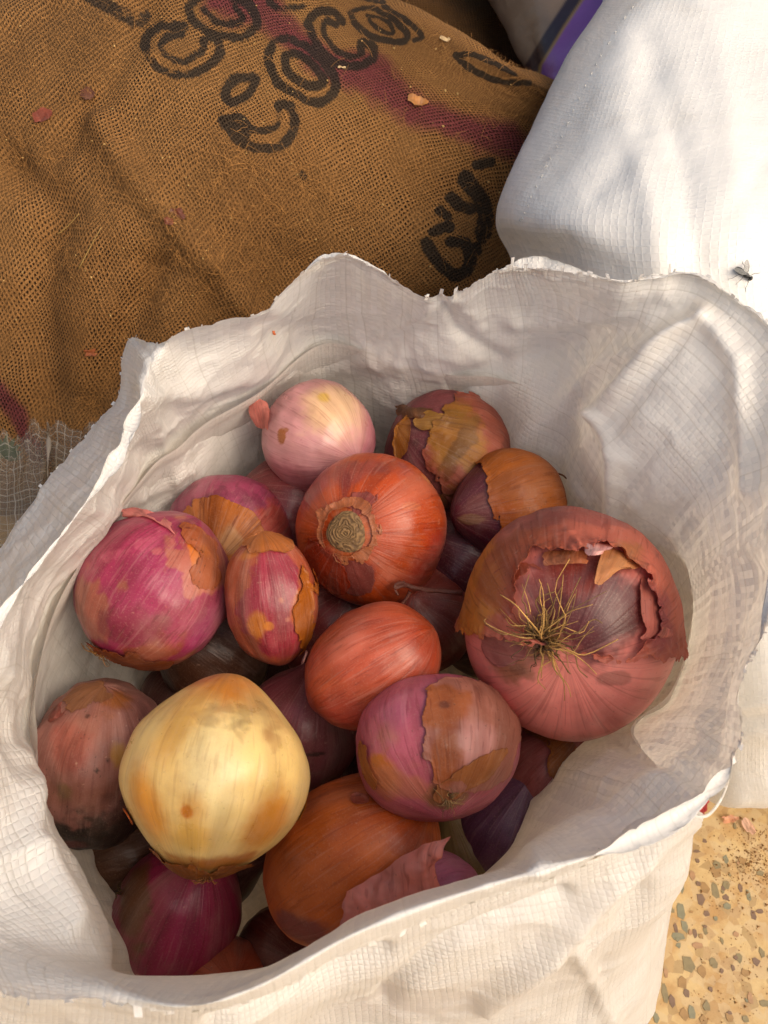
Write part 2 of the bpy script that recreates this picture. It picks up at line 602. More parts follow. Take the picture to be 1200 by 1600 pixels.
chip_cols = [simple_mat('chip_' + n, cc, 0.45, 0.3, 200, 0.4, 0.0002) for n, cc in
             (('olive', (130, 116, 82)), ('purple', (118, 92, 72)), ('ochre', (152, 118, 72)), ('green', (126, 122, 96)), ('tan', (164, 126, 90)))]
chips = [(1101, 1314, 9, 6, 1), (1088, 1330, 12, 5, 1), (1134, 1342, 10, 17, 3), (1120, 1361, 19, 24, 2), (1101, 1388, 17, 20, 2), (1118, 1392, 12, 22, 0),
         (1095, 1407, 15, 17, 1), (1065, 1385, 9, 20, 3), (1130, 1388, 9, 9, 1), (1134, 1402, 11, 10, 1), (1157, 1387, 8, 12, 1), (1137, 1416, 15, 10, 3),
         (1169, 1399, 7, 17, 3), (1063, 1423, 12, 26, 3), (1050, 1423, 8, 8, 0), (1104, 1427, 11, 8, 1), (1177, 1430, 9, 14, 1), (1187, 1424, 14, 8, 1),
         (1070, 1447, 12, 20, 3), (1056, 1451, 6, 16, 1), (1059, 1463, 24, 10, 3), (1086, 1459, 7, 13, 1), (1102, 1453, 7, 13, 0), (1060, 1477, 9, 8, 3),
         (1090, 1477, 20, 8, 4), (1075, 1506, 22, 22, 0), (1115, 1504, 12, 14, 0), (1181, 1503, 13, 12, 1), (1155, 1497, 12, 12, 0), (1066, 1535, 15, 17, 2),
         (1097, 1518, 15, 18, 2), (1073, 1552, 9, 11, 1), (1050, 1565, 10, 18, 1), (1039, 1551, 10, 26, 0), (1081, 1582, 13, 18, 3), (1069, 1585, 13, 16, 2),
         (1104, 1572, 13, 15, 0), (1100, 1594, 15, 15, 2), (1069, 1364, 10, 11, 3), (1082, 1368, 10, 14, 4), (1121, 1352, 14, 13, 0), (1135, 1382, 11, 13, 0),
         (1188, 1365, 12, 9, 0), (1164, 1520, 16, 10, 2), (1190, 1488, 9, 14, 0), (1150, 1460, 10, 8, 4), (1128, 1470, 6, 9, 0), (1195, 1568, 16, 9, 0),
         (1172, 1560, 9, 15, 4), (1145, 1512, 6, 10, 1), (1128, 1517, 7, 6, 1), (1080, 1425, 7, 4, 2), (1118, 1435, 6, 6, 3), (1090, 1345, 6, 6, 1),
         (1040, 1520, 7, 12, 4), (1140, 1590, 14, 12, 2), (1025, 1590, 10, 14, 3), (1165, 1592, 10, 9, 0), (1110, 1546, 8, 8, 1), (1160, 1345, 12, 10, 2),
         (8, 1586, 14, 10, 2), (26, 1592, 10, 12, 1), (14, 1598, 9, 9, 3), (40, 1598, 9, 8, 0)]
rng = np.random.RandomState(3)
for k in range(40):
    chips.append((rng.uniform(1015, 1290), rng.uniform(1280, 1680), rng.uniform(3, 8), rng.uniform(3, 9), int(rng.randint(0, 5))))
for ci_, (px, py, wx, wy, ci) in enumerate(chips):
    p = at(px, py, 0.0)
    D = (p - CO) @ CF
    n = rng.randint(5, 8)
    a0 = rng.uniform(0, 6.28)
    rr = rng.uniform(0.75, 1.15, n)
    top, bot = [], []
    for k in range(n):
        th = a0 + 2 * math.pi * (k + rng.uniform(-.25, .25)) / n
        vx = math.cos(th) * rr[k] * wx * 0.54 * D * PXM
        vy = math.sin(th) * rr[k] * wy * 0.60 * D * PXM
        top.append((vx * .96, vy * .96, 0.0002 + ci_ * 0.000006))
        bot.append((vx, vy, -0.002))
    F = [list(range(n))] + [[n + k, n + (k + 1) % n, (k + 1) % n, k] for k in range(n)]
    link('stone_chip', new_mesh('stone_chip', top + bot, F, smooth=False), chip_cols[ci], floor, tuple(p))
# crumbs of earth on the floor
V, F = [], []
for k in range(900):
    px = rng.normal(1178, 26) if k % 3 else rng.uniform(1080, 1230)
    py = rng.normal(1345, 32) if k % 3 else rng.uniform(1275, 1600)
    p = at(px, py, 0)
    s = rng.uniform(.0002, .0007) * (2.2 if rng.rand() < .08 else 1)
    b0 = len(V)
    for v in ((1, 0, .2), (-.5, .87, .1), (-.5, -.87, .3), (0, 0, 1.2), (0.1, 0.1, -.3)):
        V.append(p + np.array(v) * s * rng.uniform(.6, 1.3, 3))
    F += [[b0, b0 + 1, b0 + 3], [b0 + 1, b0 + 2, b0 + 3], [b0 + 2, b0, b0 + 3]]
tag(link('loose_earth', new_mesh('loose_earth', V, F, smooth=False), simple_mat('earth', (146, 108, 64), 0.95)), kind='stuff')


# ------------------------------------------------------------------ surface of a sack laid out by control points
def sack_surface(rows, nu, nv, floor_drop=True, back=None):
    rows = np.asarray(rows, float)
    a = cr(rows, np.linspace(0, len(rows) - 1, nv))
    g = cr(np.swapaxes(a, 0, 1), np.linspace(0, rows.shape[1] - 1, nu))
    return np.swapaxes(g, 0, 1)          # (nv, nu, 3)


class Lookup:
    """Nearest point of a built surface to a photo pixel."""
    def __init__(s, P, N):
        s.P, s.N = P.reshape(-1, 3), N.reshape(-1, 3)
        s.q = proj(s.P)

    def __call__(s, px, py):
        d = np.hypot(s.q[:, 0] - px, s.q[:, 1] - py)
        near = d < d.min() + 6
        k = np.where(near)[0][np.argmin(s.q[near, 2])]
        n = s.N[k]
        if n @ (s.P[k] - CO) > 0:
            n = -n
        return s.P[k], n


# ------------------------------------------------------------------ front burlap sack
ridge = [(-150, -250, .30), (0, -230, .31), (150, -200, .32), (300, -150, .325), (450, -85, .325), (600, -2, .318), (720, 66, .305), (850, 132, .285), (960, 190, .26)]
rB = [(-150, 60, .29), (0, 60, .30), (150, 70, .305), (300, 80, .305), (450, 110, .30), (600, 130, .29), (730, 170, .275), (850, 215, .25), (960, 270, .225)]
rC = [(-150, 300, .24), (0, 300, .25), (150, 300, .26), (300, 290, .265), (450, 280, .26), (600, 300, .245), (720, 320, .23), (810, 350, .21), (900, 400, .19)]
rD = [(-150, 520, .17), (0, 520, .185), (150, 500, .20), (300, 480, .205), (450, 440, .2), (600, 450, .19), (720, 450, .18), (820, 460, .17), (900, 480, .16)]
rE = [(-150, 760, .07), (0, 740, .085), (150, 720, .10), (300, 660, .11), (450, 590, .11), (600, 570, .10), (720, 560, .1), (830, 560, .1), (900, 560, .1)]
A0 = np.array([at(*p) for p in ridge])
Zf = np.array([at(*p) for p in rE])
Zf2 = Zf.copy()
Zf2[:, 2] = -0.002
Zf2[:, 1] += 0.02
hb = A0 + np.array([0.02, 0.05, -0.035])
hc = A0 + np.array([0.03, 0.09, -0.14])
hd = hc.copy()
hd[:, 2] = -0.002
rows = [hd, hc, hb, A0] + [np.array([at(*p) for p in r]) for r in (rB, rC, rD)] + [Zf, Zf2]
G = sack_surface(rows, 430, 420)
N = grid_normals(G)
flat = G.reshape(-1, 3)
disp = fbm(flat * 9, 4, 3) * 0.007 + fbm(flat * 30, 3, 8) * 0.0016
pj = proj(flat)
for pl, wd, dp in (([(150, 190), (215, 290), (300, 380), (370, 470), (430, 540)], 24, .009), ([(20, 260), (90, 330), (60, 480), (80, 620)], 36, -.012),
                   ([(230, 20), (160, 140), (90, 240)], 24, -.005), ([(480, 420), (600, 330), (700, 300)], 50, -.004), ([(560, 60), (700, 150), (830, 190)], 30, .004),
                   ([(150, 640), (210, 500), (240, 420)], 28, -.012), ([(300, 600), (330, 520), (340, 440)], 26, -.006)):
    d = polydist(pj[:, :2], pl)
    disp += dp * np.exp(-(d / wd) ** 2)
if (N.reshape(-1, 3)[len(flat) // 2] @ (CO - flat[len(flat) // 2])) < 0:
    N = -N
flat = flat + N.reshape(-1, 3) * disp[:, None]
pj = proj(flat)
q = pj[:, :2] + np.stack([fbm(flat * 120, 3, 21), fbm(flat * 120, 3, 31)], -1) * 2.2
facing = ((N.reshape(-1, 3) * (CO - flat)).sum(1) > 0)
ink = np.zeros(len(flat))
strokes = [
    ([(126, -10), (175, 17), (213, 36), (230, 24)], 9), ([(150, -8), (196, 16), (228, 25)], 5),
    ([(287, 41), (250, 41), (228, 60), (231, 86), (250, 109), (284, 116), (317, 109), (340, 90), (344, 71), (332, 56)], 8),
    ([(284, 54), (265, 58), (252, 71), (261, 88), (284, 96), (306, 88), (319, 75), (317, 64)], 7),
    ([(287, 41), (284, 54)], 6), ([(332, 56), (317, 64)], 6),
    ([(295, 19), (310, 41), (340, 54), (377, 58), (400, 41), (396, 19), (377, 0), (330, -8), (300, 5), (295, 19)], 8),
    ([(318, 14), (334, 30), (360, 37), (378, 30), (368, 10)], 6),
    ([(422, 75), (419, 97), (437, 131), (460, 146), (497, 161), (524, 139), (516, 109), (490, 79), (456, 62), (430, 64), (422, 75)], 8),
    ([(445, 86), (449, 109), (467, 127), (490, 135), (505, 127), (494, 105), (475, 90), (456, 84), (445, 86)], 8),
    ([(350, 150), (359, 130), (377, 121), (398, 123), (394, 139), (377, 155), (360, 160), (350, 150)], 8),
    ([(347, 187), (362, 206), (380, 224), (411, 231), (437, 230), (455, 212), (460, 186), (452, 166), (436, 164)], 9),
    ([(347, 187), (375, 183), (392, 202), (419, 204), (436, 191), (437, 170)], 7), ([(365, 196), (382, 212)], 10),
    ([(536, 34), (521, 19), (497, 19), (482, 38), (491, 64), (514, 90), (536, 103), (566, 103), (585, 90), (583, 73), (564, 66)], 8),
    ([(526, 38), (508, 34), (507, 56), (532, 82), (553, 90), (566, 84), (561, 74)], 6),
    ([(547, 19), (559, 41), (585, 58), (624, 66), (637, 56), (619, 34), (592, 16), (566, 12), (547, 19)], 6),
    ([(574, 24), (585, 41), (610, 52), (614, 44), (596, 28), (574, 24)], 4), ([(600, 8), (637, 34), (660, 56), (648, 62)], 5),
    ([(420, 2), (440, 14), (470, 10)], 7), ([(560, -6), (580, 0), (600, 2)], 5),
    ([(712, 87), (731, 105), (765, 122), (795, 129), (828, 130)], 6), ([(712, 87), (738, 86), (772, 98), (805, 116)], 5),
    ([(727, 281), (746, 304), (758, 333), (754, 367)], 15), ([(704, 308), (725, 325), (750, 325)], 11), ([(687, 328), (700, 338)], 8),
    ([(667, 380), (683, 408), (708, 429), (725, 425), (735, 404), (725, 379), (706, 379)], 11), ([(679, 362), (702, 354)], 10), ([(746, 386), (747, 392)], 9),
    ([(745, 258), (768, 254)], 9), ([(472, 273), (474, 278)], 6)]
wear = np.clip(.84 + .40 * fbm(flat * 45, 4, 91) + .25 * fbm(flat * 260, 2, 92), .25, 1.0)
for pl, wd in strokes:
    if len(pl) > 2:
        pl = cr(np.array(pl, float), np.linspace(0, len(pl) - 1, 4 * len(pl)))
    d = polydist(q, pl) + 2.0 * (1 - wear)
    ink = np.maximum(ink, sstep(wd * 1.25, wd * .55, d))
ink *= facing * wear
mag = np.zeros(len(flat))
for pl, wd in (([(345, -20), (430, 30), (510, 85), (590, 135), (680, 185), (760, 222), (850, 255)], 34), ([(330, 0), (420, 20)], 34), ([(-30, 590), (20, 645), (70, 705)], 20)):
    mag = np.maximum(mag, sstep(wd * 1.7, wd * .1, polydist(q + np.stack([fbm(flat * 22, 4, 95), fbm(flat * 22, 4, 96)], -1) * 22, pl)))
mag *= facing
dirt = np.zeros(len(flat))
for pl, wd, a_ in (([(20, 230), (70, 250)], 50, .9), ([(200, 280), (280, 360), (360, 460), (430, 540)], 48, .9), ([(220, 30), (120, 150)], 22, .5),
                   ([(90, 330), (110, 420)], 30, .5), ([(420, 300), (560, 330)], 60, .3), ([(380, 400), (450, 440)], 40, .7)):
    dirt = np.maximum(dirt, a_ * np.exp(-(polydist(pj[:, :2], pl) / wd) ** 2))
dirt *= 0.6 + 0.5 * fbm(flat * 60, 3, 5)
dirt = np.maximum(dirt, .55 * sstep(.15, .8, fbm(flat * 10, 5, 97)))
me = new_mesh('burlap_sack', flat, grid_faces(420, 430), dict(weave=arc_uv(G).reshape(-1, 3), ink=ink, magenta=mag, dirt=np.clip(dirt, 0, 1)))
burlap = tag(link('burlap_sack', me, M_burlap), 'brown jute sack printed with black hollow letters and a magenta smear', 'sack')
burlap_at = Lookup(flat[facing], N.reshape(-1, 3)[facing])

# loose jute fibres standing off the cloth
V, F = [], []
fi = np.where(facing)[0]
wgt = 0.15 + 6 * np.clip(dirt[fi], 0, 1)
wgt *= (pj[fi, 0] > -60) & (pj[fi, 0] < 900) & (pj[fi, 1] < 700) & (pj[fi, 1] > -30)
wgt /= wgt.sum()
Nf = N.reshape(-1, 3)
for k in rng.choice(fi, 3600, p=wgt):
    p, n = flat[k], Nf[k]
    d = rng.normal(0, 1, 3)
    d -= n * (d @ n)
    d /= np.linalg.norm(d)
    L = rng.uniform(.004, .015)
    s = np.cross(d, n) * rng.uniform(.00005, .00011)
    b0 = len(V)
    bend = rng.normal(0, .35)
    lift = rng.uniform(.0006, .0035)
    for j in range(5):
        u = j / 4
        c_ = p + d * L * (u - .5) + np.cross(d, n) * bend * L * (u - .5) ** 2 + n * (lift * math.sin(math.pi * (u * .85 + .1)) + .0002)
        V += [c_ - s, c_ + s]
        if j:
            F.append([b0 + 2 * j - 2, b0 + 2 * j - 1, b0 + 2 * j + 1, b0 + 2 * j])
tag(link('loose_fibres', new_mesh('loose_fibres', V, F), simple_mat('jute_fibre', (170, 118, 60), 0.85, .6, 120), burlap), kind='stuff')


def flake(px, py, wpx, hpx, rot, colr, label, surf=None, curl=.25, cat='onion skin', seed=0, name='onion_skin_flake', lift=.0012, group=None):
    p, n = (surf or burlap_at)(px, py)
    if surf is None:
        wpx, hpx = wpx * .82, hpx * .82
    D = (p - CO) @ CF
    a = CR * math.cos(R_(rot)) + CU * math.sin(R_(rot))
    a = a - n * (a @ n)
    a /= np.linalg.norm(a)
    b = np.cross(n, a)
    nu, nv = 16, 12
    U, Vv = np.meshgrid(np.linspace(-1, 1, nu), np.linspace(-1, 1, nv))
    m = 1 - np.hypot(U * 1.05, Vv * 1.05) + .55 * fbm(np.stack([U * 1.4 + seed * 7, Vv * 1.4, U * 0], -1), 3, seed + 5)
    hgt = lift + curl * wpx * D * PXM * .5 * (Vv ** 2 * .6 + .25 * U ** 2) + .0006 * fbm(np.stack([U * 2, Vv * 2, U * 0 + seed], -1), 2)
    P = a * (U * wpx * .55 * D * PXM)[..., None] + b * (Vv * hpx * .6 * D * PXM)[..., None] + n * hgt[..., None]
    cc = lin(colr) * (1 + .3 * fbm(np.stack([U * 3, Vv * .6, U * 0 + seed], -1), 3)[..., None])
    V, F, A = clip_tris(P.reshape(-1, 3), tris(grid_faces(nv, nu)), m.ravel(), dict(Col=cc.reshape(-1, 3), streak=np.stack([U, Vv * .1, U * 0], -1).reshape(-1, 3) * .03))
    o = link(name, new_mesh(name, V, F, A), onion_mat(.45, .5, .3, 0, .2, True), None, tuple(p))
    tag(o, label, cat, group)
    return o


flake(66, 178, 40, 24, 25, (150, 76, 56), 'largest reddish onion skin flake lying near the left edge of the jute sack', seed=1)
flake(655, 164, 36, 18, -5, (196, 132, 68), 'tan onion skin flake lying on the magenta smear of the jute sack', seed=2)
flake(283, 332, 22, 26, 60, (112, 56, 34), 'dark rust onion skin flake in the fuzzy fold of the jute sack', seed=3)
flake(262, 350, 16, 14, 20, (140, 76, 48), 'small orange onion skin flake just below the dark rust flake', seed=4)
flake(146, 556, 24, 12, 8, (178, 98, 52), 'thin orange onion skin flake on the shaded lower jute, left of the white bag corner', seed=5)
flake(140, 142, 22, 30, 50, (116, 70, 46), 'dull brown onion skin flake beside the diagonal fold of the jute sack', seed=6)
flake(700, 60, 18, 9, -20, (226, 196, 146), 'cream flake caught on the ridge of the jute sack', seed=9)
flake(540, 104, 14, 4, 5, (226, 196, 146), 'thin cream flake beside a curled printed letter on the jute sack', seed=11)
V, F = [], []
for k in range(130):
    px, py = rng.uniform(0, 800), rng.uniform(0, 560)
    if not (py < 700 - px * .35):
        continue
    p, n = burlap_at(px, py)
    s = rng.uniform(.0004, .0012)
    b0 = len(V)
    a = np.cross(n, rng.normal(0, 1, 3))
    a /= np.linalg.norm(a)
    b = np.cross(n, a)
    for c1, c2, c3 in ((1, 0, .1), (0, .7, .2), (-1, 0, .1), (0, -.7, .3), (0, 0, .8)):
        V.append(p + (a * c1 + b * c2) * s * rng.uniform(.6, 1.2) + n * (c3 * s + .0005))
    F += [[b0 + i, b0 + (i + 1) % 4, b0 + 4] for i in range(4)]
tag(link('chaff', new_mesh('chaff', V, F, smooth=False), simple_mat('chaff', (200, 160, 96), .8, .5, 60)), kind='stuff')
for pts, lab in (([(88, 372), (104, 352), (121, 333)], 'pale straw lying on the left of the jute sack, nearer the edge'),
                 ([(121, 426), (140, 388), (156, 360)], 'longer pale straw lying right of the other straw on the jute')):
    P3 = [burlap_at(*p)[0] + burlap_at(*p)[1] * .0022 for p in pts]
    P3 = cr(np.array(P3), np.linspace(0, 2, 9))
    V, F = tube(P3 - P3[0], .00045, 5, .6)
    tag(link('straw', new_mesh('straw', V, F), simple_mat('straw', (168, 132, 70), .6, .3, 200), None, tuple(P3[0])), lab, 'straw')

# ------------------------------------------------------------------ sacks behind
rowsb = [[atd(520, -90, 1.02), atd(640, -90, .98), atd(760, -90, .98), atd(880, -90, 1.02)],
         [atd(520, -20, .97), atd(640, -20, .92), atd(760, -20, .93), atd(880, -20, .98)],
         [atd(520, 60, .93), atd(640, 60, .88), atd(760, 60, .89), atd(880, 60, .95)],
         [atd(520, 130, .90), atd(640, 130, .86), atd(760, 130, .87), atd(880, 130, .93)],
         [atd(520, 220, .88), atd(640, 220, .85), atd(760, 220, .86), atd(880, 220, .92)]]
rowsb = np.array(rowsb)
last = rowsb[-1].copy()
last[:, 2] = -.002
top = rowsb[0] + np.array([0, .12, .01])
top2 = top + np.array([0, .12, -.06])
top3 = top2.copy()
top3[:, 2] = -.002
Gb = sack_surface([top3, top2, top] + list(rowsb) + [last], 90, 130)
Nb = grid_normals(Gb)
fb = Gb.reshape(-1, 3) + Nb.reshape(-1, 3) * (fbm(Gb.reshape(-1, 3) * 12, 4, 4) * .012)[:, None]
z0 = np.zeros(len(fb))
me = new_mesh('burlap_sack', fb, grid_faces(130, 90), dict(weave=arc_uv(Gb).reshape(-1, 3), ink=z0, magenta=z0, dirt=z0 + .2))
tag(link('burlap_sack', me, M_burlap_shaded), 'brown jute sack behind the printed jute sack, its shade painted into the tone', 'sack')

rp = [[(716, -80, .90), (770, -80, .84), (860, -80, .80), (960, -80, .78), (1080, -80, .80)],
      [(764, 0, .88), (810, 0, .82), (870, 0, .79), (960, 10, .77), (1060, 20, .79)],
      [(797, 56, .86), (830, 56, .81), (880, 60, .78), (950, 70, .76), (1050, 80, .78)],
      [(824, 104, .84), (845, 108, .80), (880, 112, .77), (940, 130, .75), (1040, 140, .77)],
      [(850, 170, .83), (866, 175, .79), (890, 180, .77), (940, 200, .75), (1030, 210, .77)]]
rp3 = np.array([[atd(*p) for p in r] for r in rp])
lst = rp3[-1].copy()
lst[:, 2] = -.002
tp = rp3[0] + np.array([0, .05, .02])
tp2 = tp + np.array([.02, .10, -.05])
tp3 = tp2.copy()
tp3[:, 2] = -.002
rows = np.array([tp3, tp2, tp] + list(rp3) + [lst])
side = rows[:, :1] + np.array([.03, .14, 0])
rows = np.concatenate([side, rows], 1)
Gp = sack_surface(rows, 160, 200)
fp = Gp.reshape(-1, 3)
fp = fp + grid_normals(Gp).reshape(-1, 3) * (fbm(fp * 18, 3, 14) * .003)[:, None]
pq = proj(fp)
line = [(934, -62), (889, 0), (858, 47), (838, 80), (824, 102), (819, 140), (819, 220)]
lx = np.interp(pq[:, 1], [p[1] for p in line], [p[0] for p in line])
off = (pq[:, 0] - lx) * .8
col = np.tile(lin((132, 112, 92)), (len(fp), 1))
col *= (1 + .25 * fbm(fp * 30, 4, 2))[:, None]
for lo, hi, cc in ((-3, 15, (46, 34, 44)), (15, 19, (150, 120, 70)), (19, 900, (132, 84, 158))):
    mk = (sstep(lo - 2, lo + 1, off) * sstep(hi + 2, hi - 1, off))[:, None]
    col = col * (1 - mk) + lin(cc) * mk
t = NT('printed_film')
c = t.attr('Col', 'Color')
M_print = t.finish(t.principled(Base_Color=c, Roughness=.38, Normal=t.bump(t.noise(t.n('ShaderNodeTexCoord').outputs['Object'], 60, 4), .004, .3)))
tag(link('printed_sack', new_mesh('printed_sack', fp, grid_faces(200, 160), dict(Col=col)), M_print), 'beige plastic sack with a black line and purple panel standing at the back', 'sack')

# ------------------------------------------------------------------ white woven sack on the right
RW = [[(985, -60, .29), (1020, -60, .33), (1090, -60, .345), (1170, -60, .345), (1260, -60, .335), (1380, -60, .32)],
      [(890, 80, .29), (950, 80, .335), (1050, 80, .345), (1150, 90, .345), (1260, 90, .34), (1380, 90, .33)],
      [(820, 225, .285), (895, 225, .33), (1000, 225, .347), (1110, 230, .35), (1240, 230, .345), (1380, 230, .33)],
      [(777, 338, .275), (850, 338, .325), (970, 338, .343), (1090, 340, .35), (1220, 340, .345), (1380, 340, .33)],
      [(802, 402, .25), (880, 420, .30), (980, 440, .325), (1090, 440, .335), (1220, 440, .335), (1380, 440, .32)],
      [(860, 560, .20), (925, 590, .25), (1020, 600, .285), (1120, 600, .305), (1230, 600, .315), (1380, 600, .31)],
      [(910, 760, .15), (975, 820, .2), (1060, 850, .245), (1140, 850, .275), (1230, 850, .285), (1380, 850, .28)],
      [(980, 960, .10), (1050, 1040, .15), (1110, 1090, .19), (1160, 1090, .22), (1235, 1090, .235), (1380, 1060, .24)],
      [(1060, 1140, .06), (1090, 1180, .10), (1125, 1195, .135), (1165, 1195, .155), (1235, 1190, .165), (1380, 1150, .17)],
      [(1078, 1218, .03), (1098, 1243, .06), (1128, 1258, .085), (1165, 1262, .10), (1235, 1258, .11), (1380, 1210, .11)]]
W3 = np.array([[at(*p) for p in r] for r in RW])
wl = W3[-1].copy()
wl[:, 2] = -.002
wl[:, 1] += .05
wl[:, 0] += .01
wt = W3[0] + np.array([0, .06, -.03])
wt2 = wt + np.array([0, .05, -.2])
wt2[:, 2] = -.002
rows = np.array([wt2, wt] + list(W3) + [wl])
wside = rows[:, :1].copy()
wside[:, :, 0] += .035
wside[:, :, 2] -= .05
wside2 = wside.copy()
wside2[:, :, 2] = -.002
wr = rows[:, -1:] + np.array([.06, 0, -.1])
wr2 = wr.copy()
wr2[:, :, 2] = -.002
rows = np.concatenate([wside2, wside, rows, wr, wr2], 1)
Gw = sack_surface(rows, 300, 380)
Nw = grid_normals(Gw)
fw = Gw.reshape(-1, 3)
mid = np.argmin(np.hypot(*(proj(fw)[:, :2] - np.array([1000, 250])).T))
if Nw.reshape(-1, 3)[mid] @ (CO - fw[mid]) < 0:
    Nw = -Nw
pw = proj(fw)
dsp = fbm(fw * 12, 2, 44) * .0018 + fbm(fw * 45, 3, 45) * .0005
for pl, wd, dp in (([(1010, 60), (1040, 150), (1070, 260), (1090, 400)], 26, -.008), ([(985, 200), (1010, 300), (1030, 420)], 22, .006), ([(930, 300), (990, 230), (1010, 120)], 24, -.006),
                   ([(890, 330), (870, 400)], 26, -.004), ([(1120, 60), (1140, 200), (1160, 380)], 26, .005), ([(880, 380), (960, 420)], 20, -.004),
                   ([(1100, 1118), (1160, 1132), (1230, 1125)], 14, -.012), ([(1160, 1105), (1230, 1092)], 9, .004), ([(1195, 250), (1150, 330)], 18, -.003)):
    dsp += .28 * dp * np.exp(-(polydist(pw[:, :2], pl) / wd) ** 2)
fw = fw + Nw.reshape(-1, 3) * dsp[:, None]
wsack = tag(link('white_woven_sack', new_mesh('white_woven_sack', fw, grid_faces(380, 300), dict(weave=arc_uv(Gw).reshape(-1, 3))), M_sack),
            'closed bright white woven plastic sack with a stitched edge and a fly on it', 'sack')
fcw = (Nw.reshape(-1, 3) * (CO - fw)).sum(1) > 0
white_at = Lookup(fw[fcw], Nw.reshape(-1, 3)[fcw])
M_thread = simple_mat('white_thread', (196, 194, 186), .6, .1, 400)
# hem stitches, each one a short thread
hem = cr(np.array([(986, 4), (940, 74), (905, 140), (870, 215), (840, 275), (815, 330), (806, 352)], float), np.linspace(0, 6, 47))
for k in range(0, 46, 2):
    a, n1 = white_at(*hem[k])
    b, n2 = white_at(*(hem[k] * .35 + hem[k + 1] * .65))
    if np.linalg.norm(a - b) > .02:
        continue
    V, F = tube(np.array([a - n1 * .0003, (a + b) / 2 + (n1 + n2) * .0003, b - n2 * .0003]) - a, .00028, 5, 1)
    link('stitch', new_mesh('stitch', V, F), M_thread, wsack, tuple(a))


# fly
def ellip(c, ax, r1, r2, n=10, m=8):
    ax = np.asarray(ax, float) / np.linalg.norm(ax)
    a = np.cross(ax, [.2, .5, .9])
    a /= np.linalg.norm(a)
    b = np.cross(ax, a)
    V, F = [], []
    for j in range(m + 1):
        ph = math.pi * j / m
        for i in range(n):
            th = 2 * math.pi * i / n
            V.append(c + ax * r1 * math.cos(ph) + (a * math.cos(th) + b * math.sin(th)) * r2 * math.sin(ph))
    for j in range(m):
        for i in range(n):
            F.append([j * n + i, j * n + (i + 1) % n, (j + 1) * n + (i + 1) % n, (j + 1) * n + i])
    return V, F


fp0, fn = white_at(1158, 424)
fd = white_at(1172, 430)[0] - white_at(1144, 414)[0]
fd = fd - fn * (fd @ fn)
fd /= np.linalg.norm(fd)
fs = np.cross(fn, fd)
M_fly = simple_mat('fly_black', (44, 44, 42), .4, .5, 800)
fly = bpy.data.objects.new('fly', None)
COL.objects.link(fly)
fly.location = tuple(fp0)
tag(fly, 'small black fly resting on the white woven sack', 'fly')
S = .0042 * .85
for nm, off_, r1, r2 in (('thorax', .35, .55, .36), ('abdomen', -.65, .75, .42), ('head', 1.1, .25, .34)):
    V, F = ellip(fd * off_ * S + fn * .45 * S, fd, r1 * S, r2 * S)
    link(nm, new_mesh(nm, V, F), M_fly, fly)
t = NT('fly_wing')
tr = t.n('ShaderNodeBsdfTransparent')
M_wing = t.finish(t.mixsh(.45, tr.outputs[0], t.principled(Base_Color=tuple(lin((120, 120, 116))), Roughness=.2)))
for sgn, ang in ((1, 2.2), (-1, 2.85)):
    wdv = fd * math.cos(ang) + fs * sgn * math.sin(ang)
    wq = np.cross(fn, wdv)
    V = [fd * .3 * S + fn * .8 * S + wdv * S * 1.9 * (1 - math.cos(x)) / 2 + wq * S * .42 * math.sin(x) * (1 if x < math.pi else .8) + fn * .25 * S * (1 - math.cos(x)) / 2 for x in np.linspace(0, 2 * math.pi, 15)[:-1]]
    V2 = [v + fn * .00003 for v in V]
    link('wing', new_mesh('wing', V + V2, [list(range(14)), list(range(27, 13, -1))] + [[i, (i + 1) % 14, 14 + (i + 1) % 14, 14 + i] for i in range(14)], smooth=False), M_wing, fly)
for sgn in (1, -1):
    for o_, sp in ((.7, .9), (.25, -.2), (-.1, -1.0)):
        P3 = [fd * o_ * S + fn * .35 * S, fd * (o_ + sp * .45) * S + fs * sgn * .8 * S + fn * .7 * S, fd * (o_ + sp * .75) * S + fs * sgn * 1.3 * S + fn * .08 * S, fd * (o_ + sp * 1.1) * S + fs * sgn * 1.7 * S + fn * .03 * S]
        V, F = tube(P3, .00013, 5, .6)
        link('leg', new_mesh('leg', V, F), M_fly, fly)

# ------------------------------------------------------------------ see-through sack at the far left
t = NT('clear_woven_plastic')
uv = t.attr('weave', 'Vector')
x, y, _ = t.sep(t.vscale(uv, (1 / .0052, 1 / .0052, 0)))
x = t.math('ADD', x, t.math('MULTIPLY', t.noise(t.comb(x, 0.0, 0.0), 1.0, 2), 1.6))
y = t.math('ADD', y, t.math('MULTIPLY', t.noise(t.comb(y, 4.0, 0.0), 1.0, 2), 1.6))


def _ln(f):
    return t.step(t.math('ABSOLUTE', t.math('MULTIPLY_ADD', t.math('FRACT', f), 2.0, -1.0)), .82, .98)


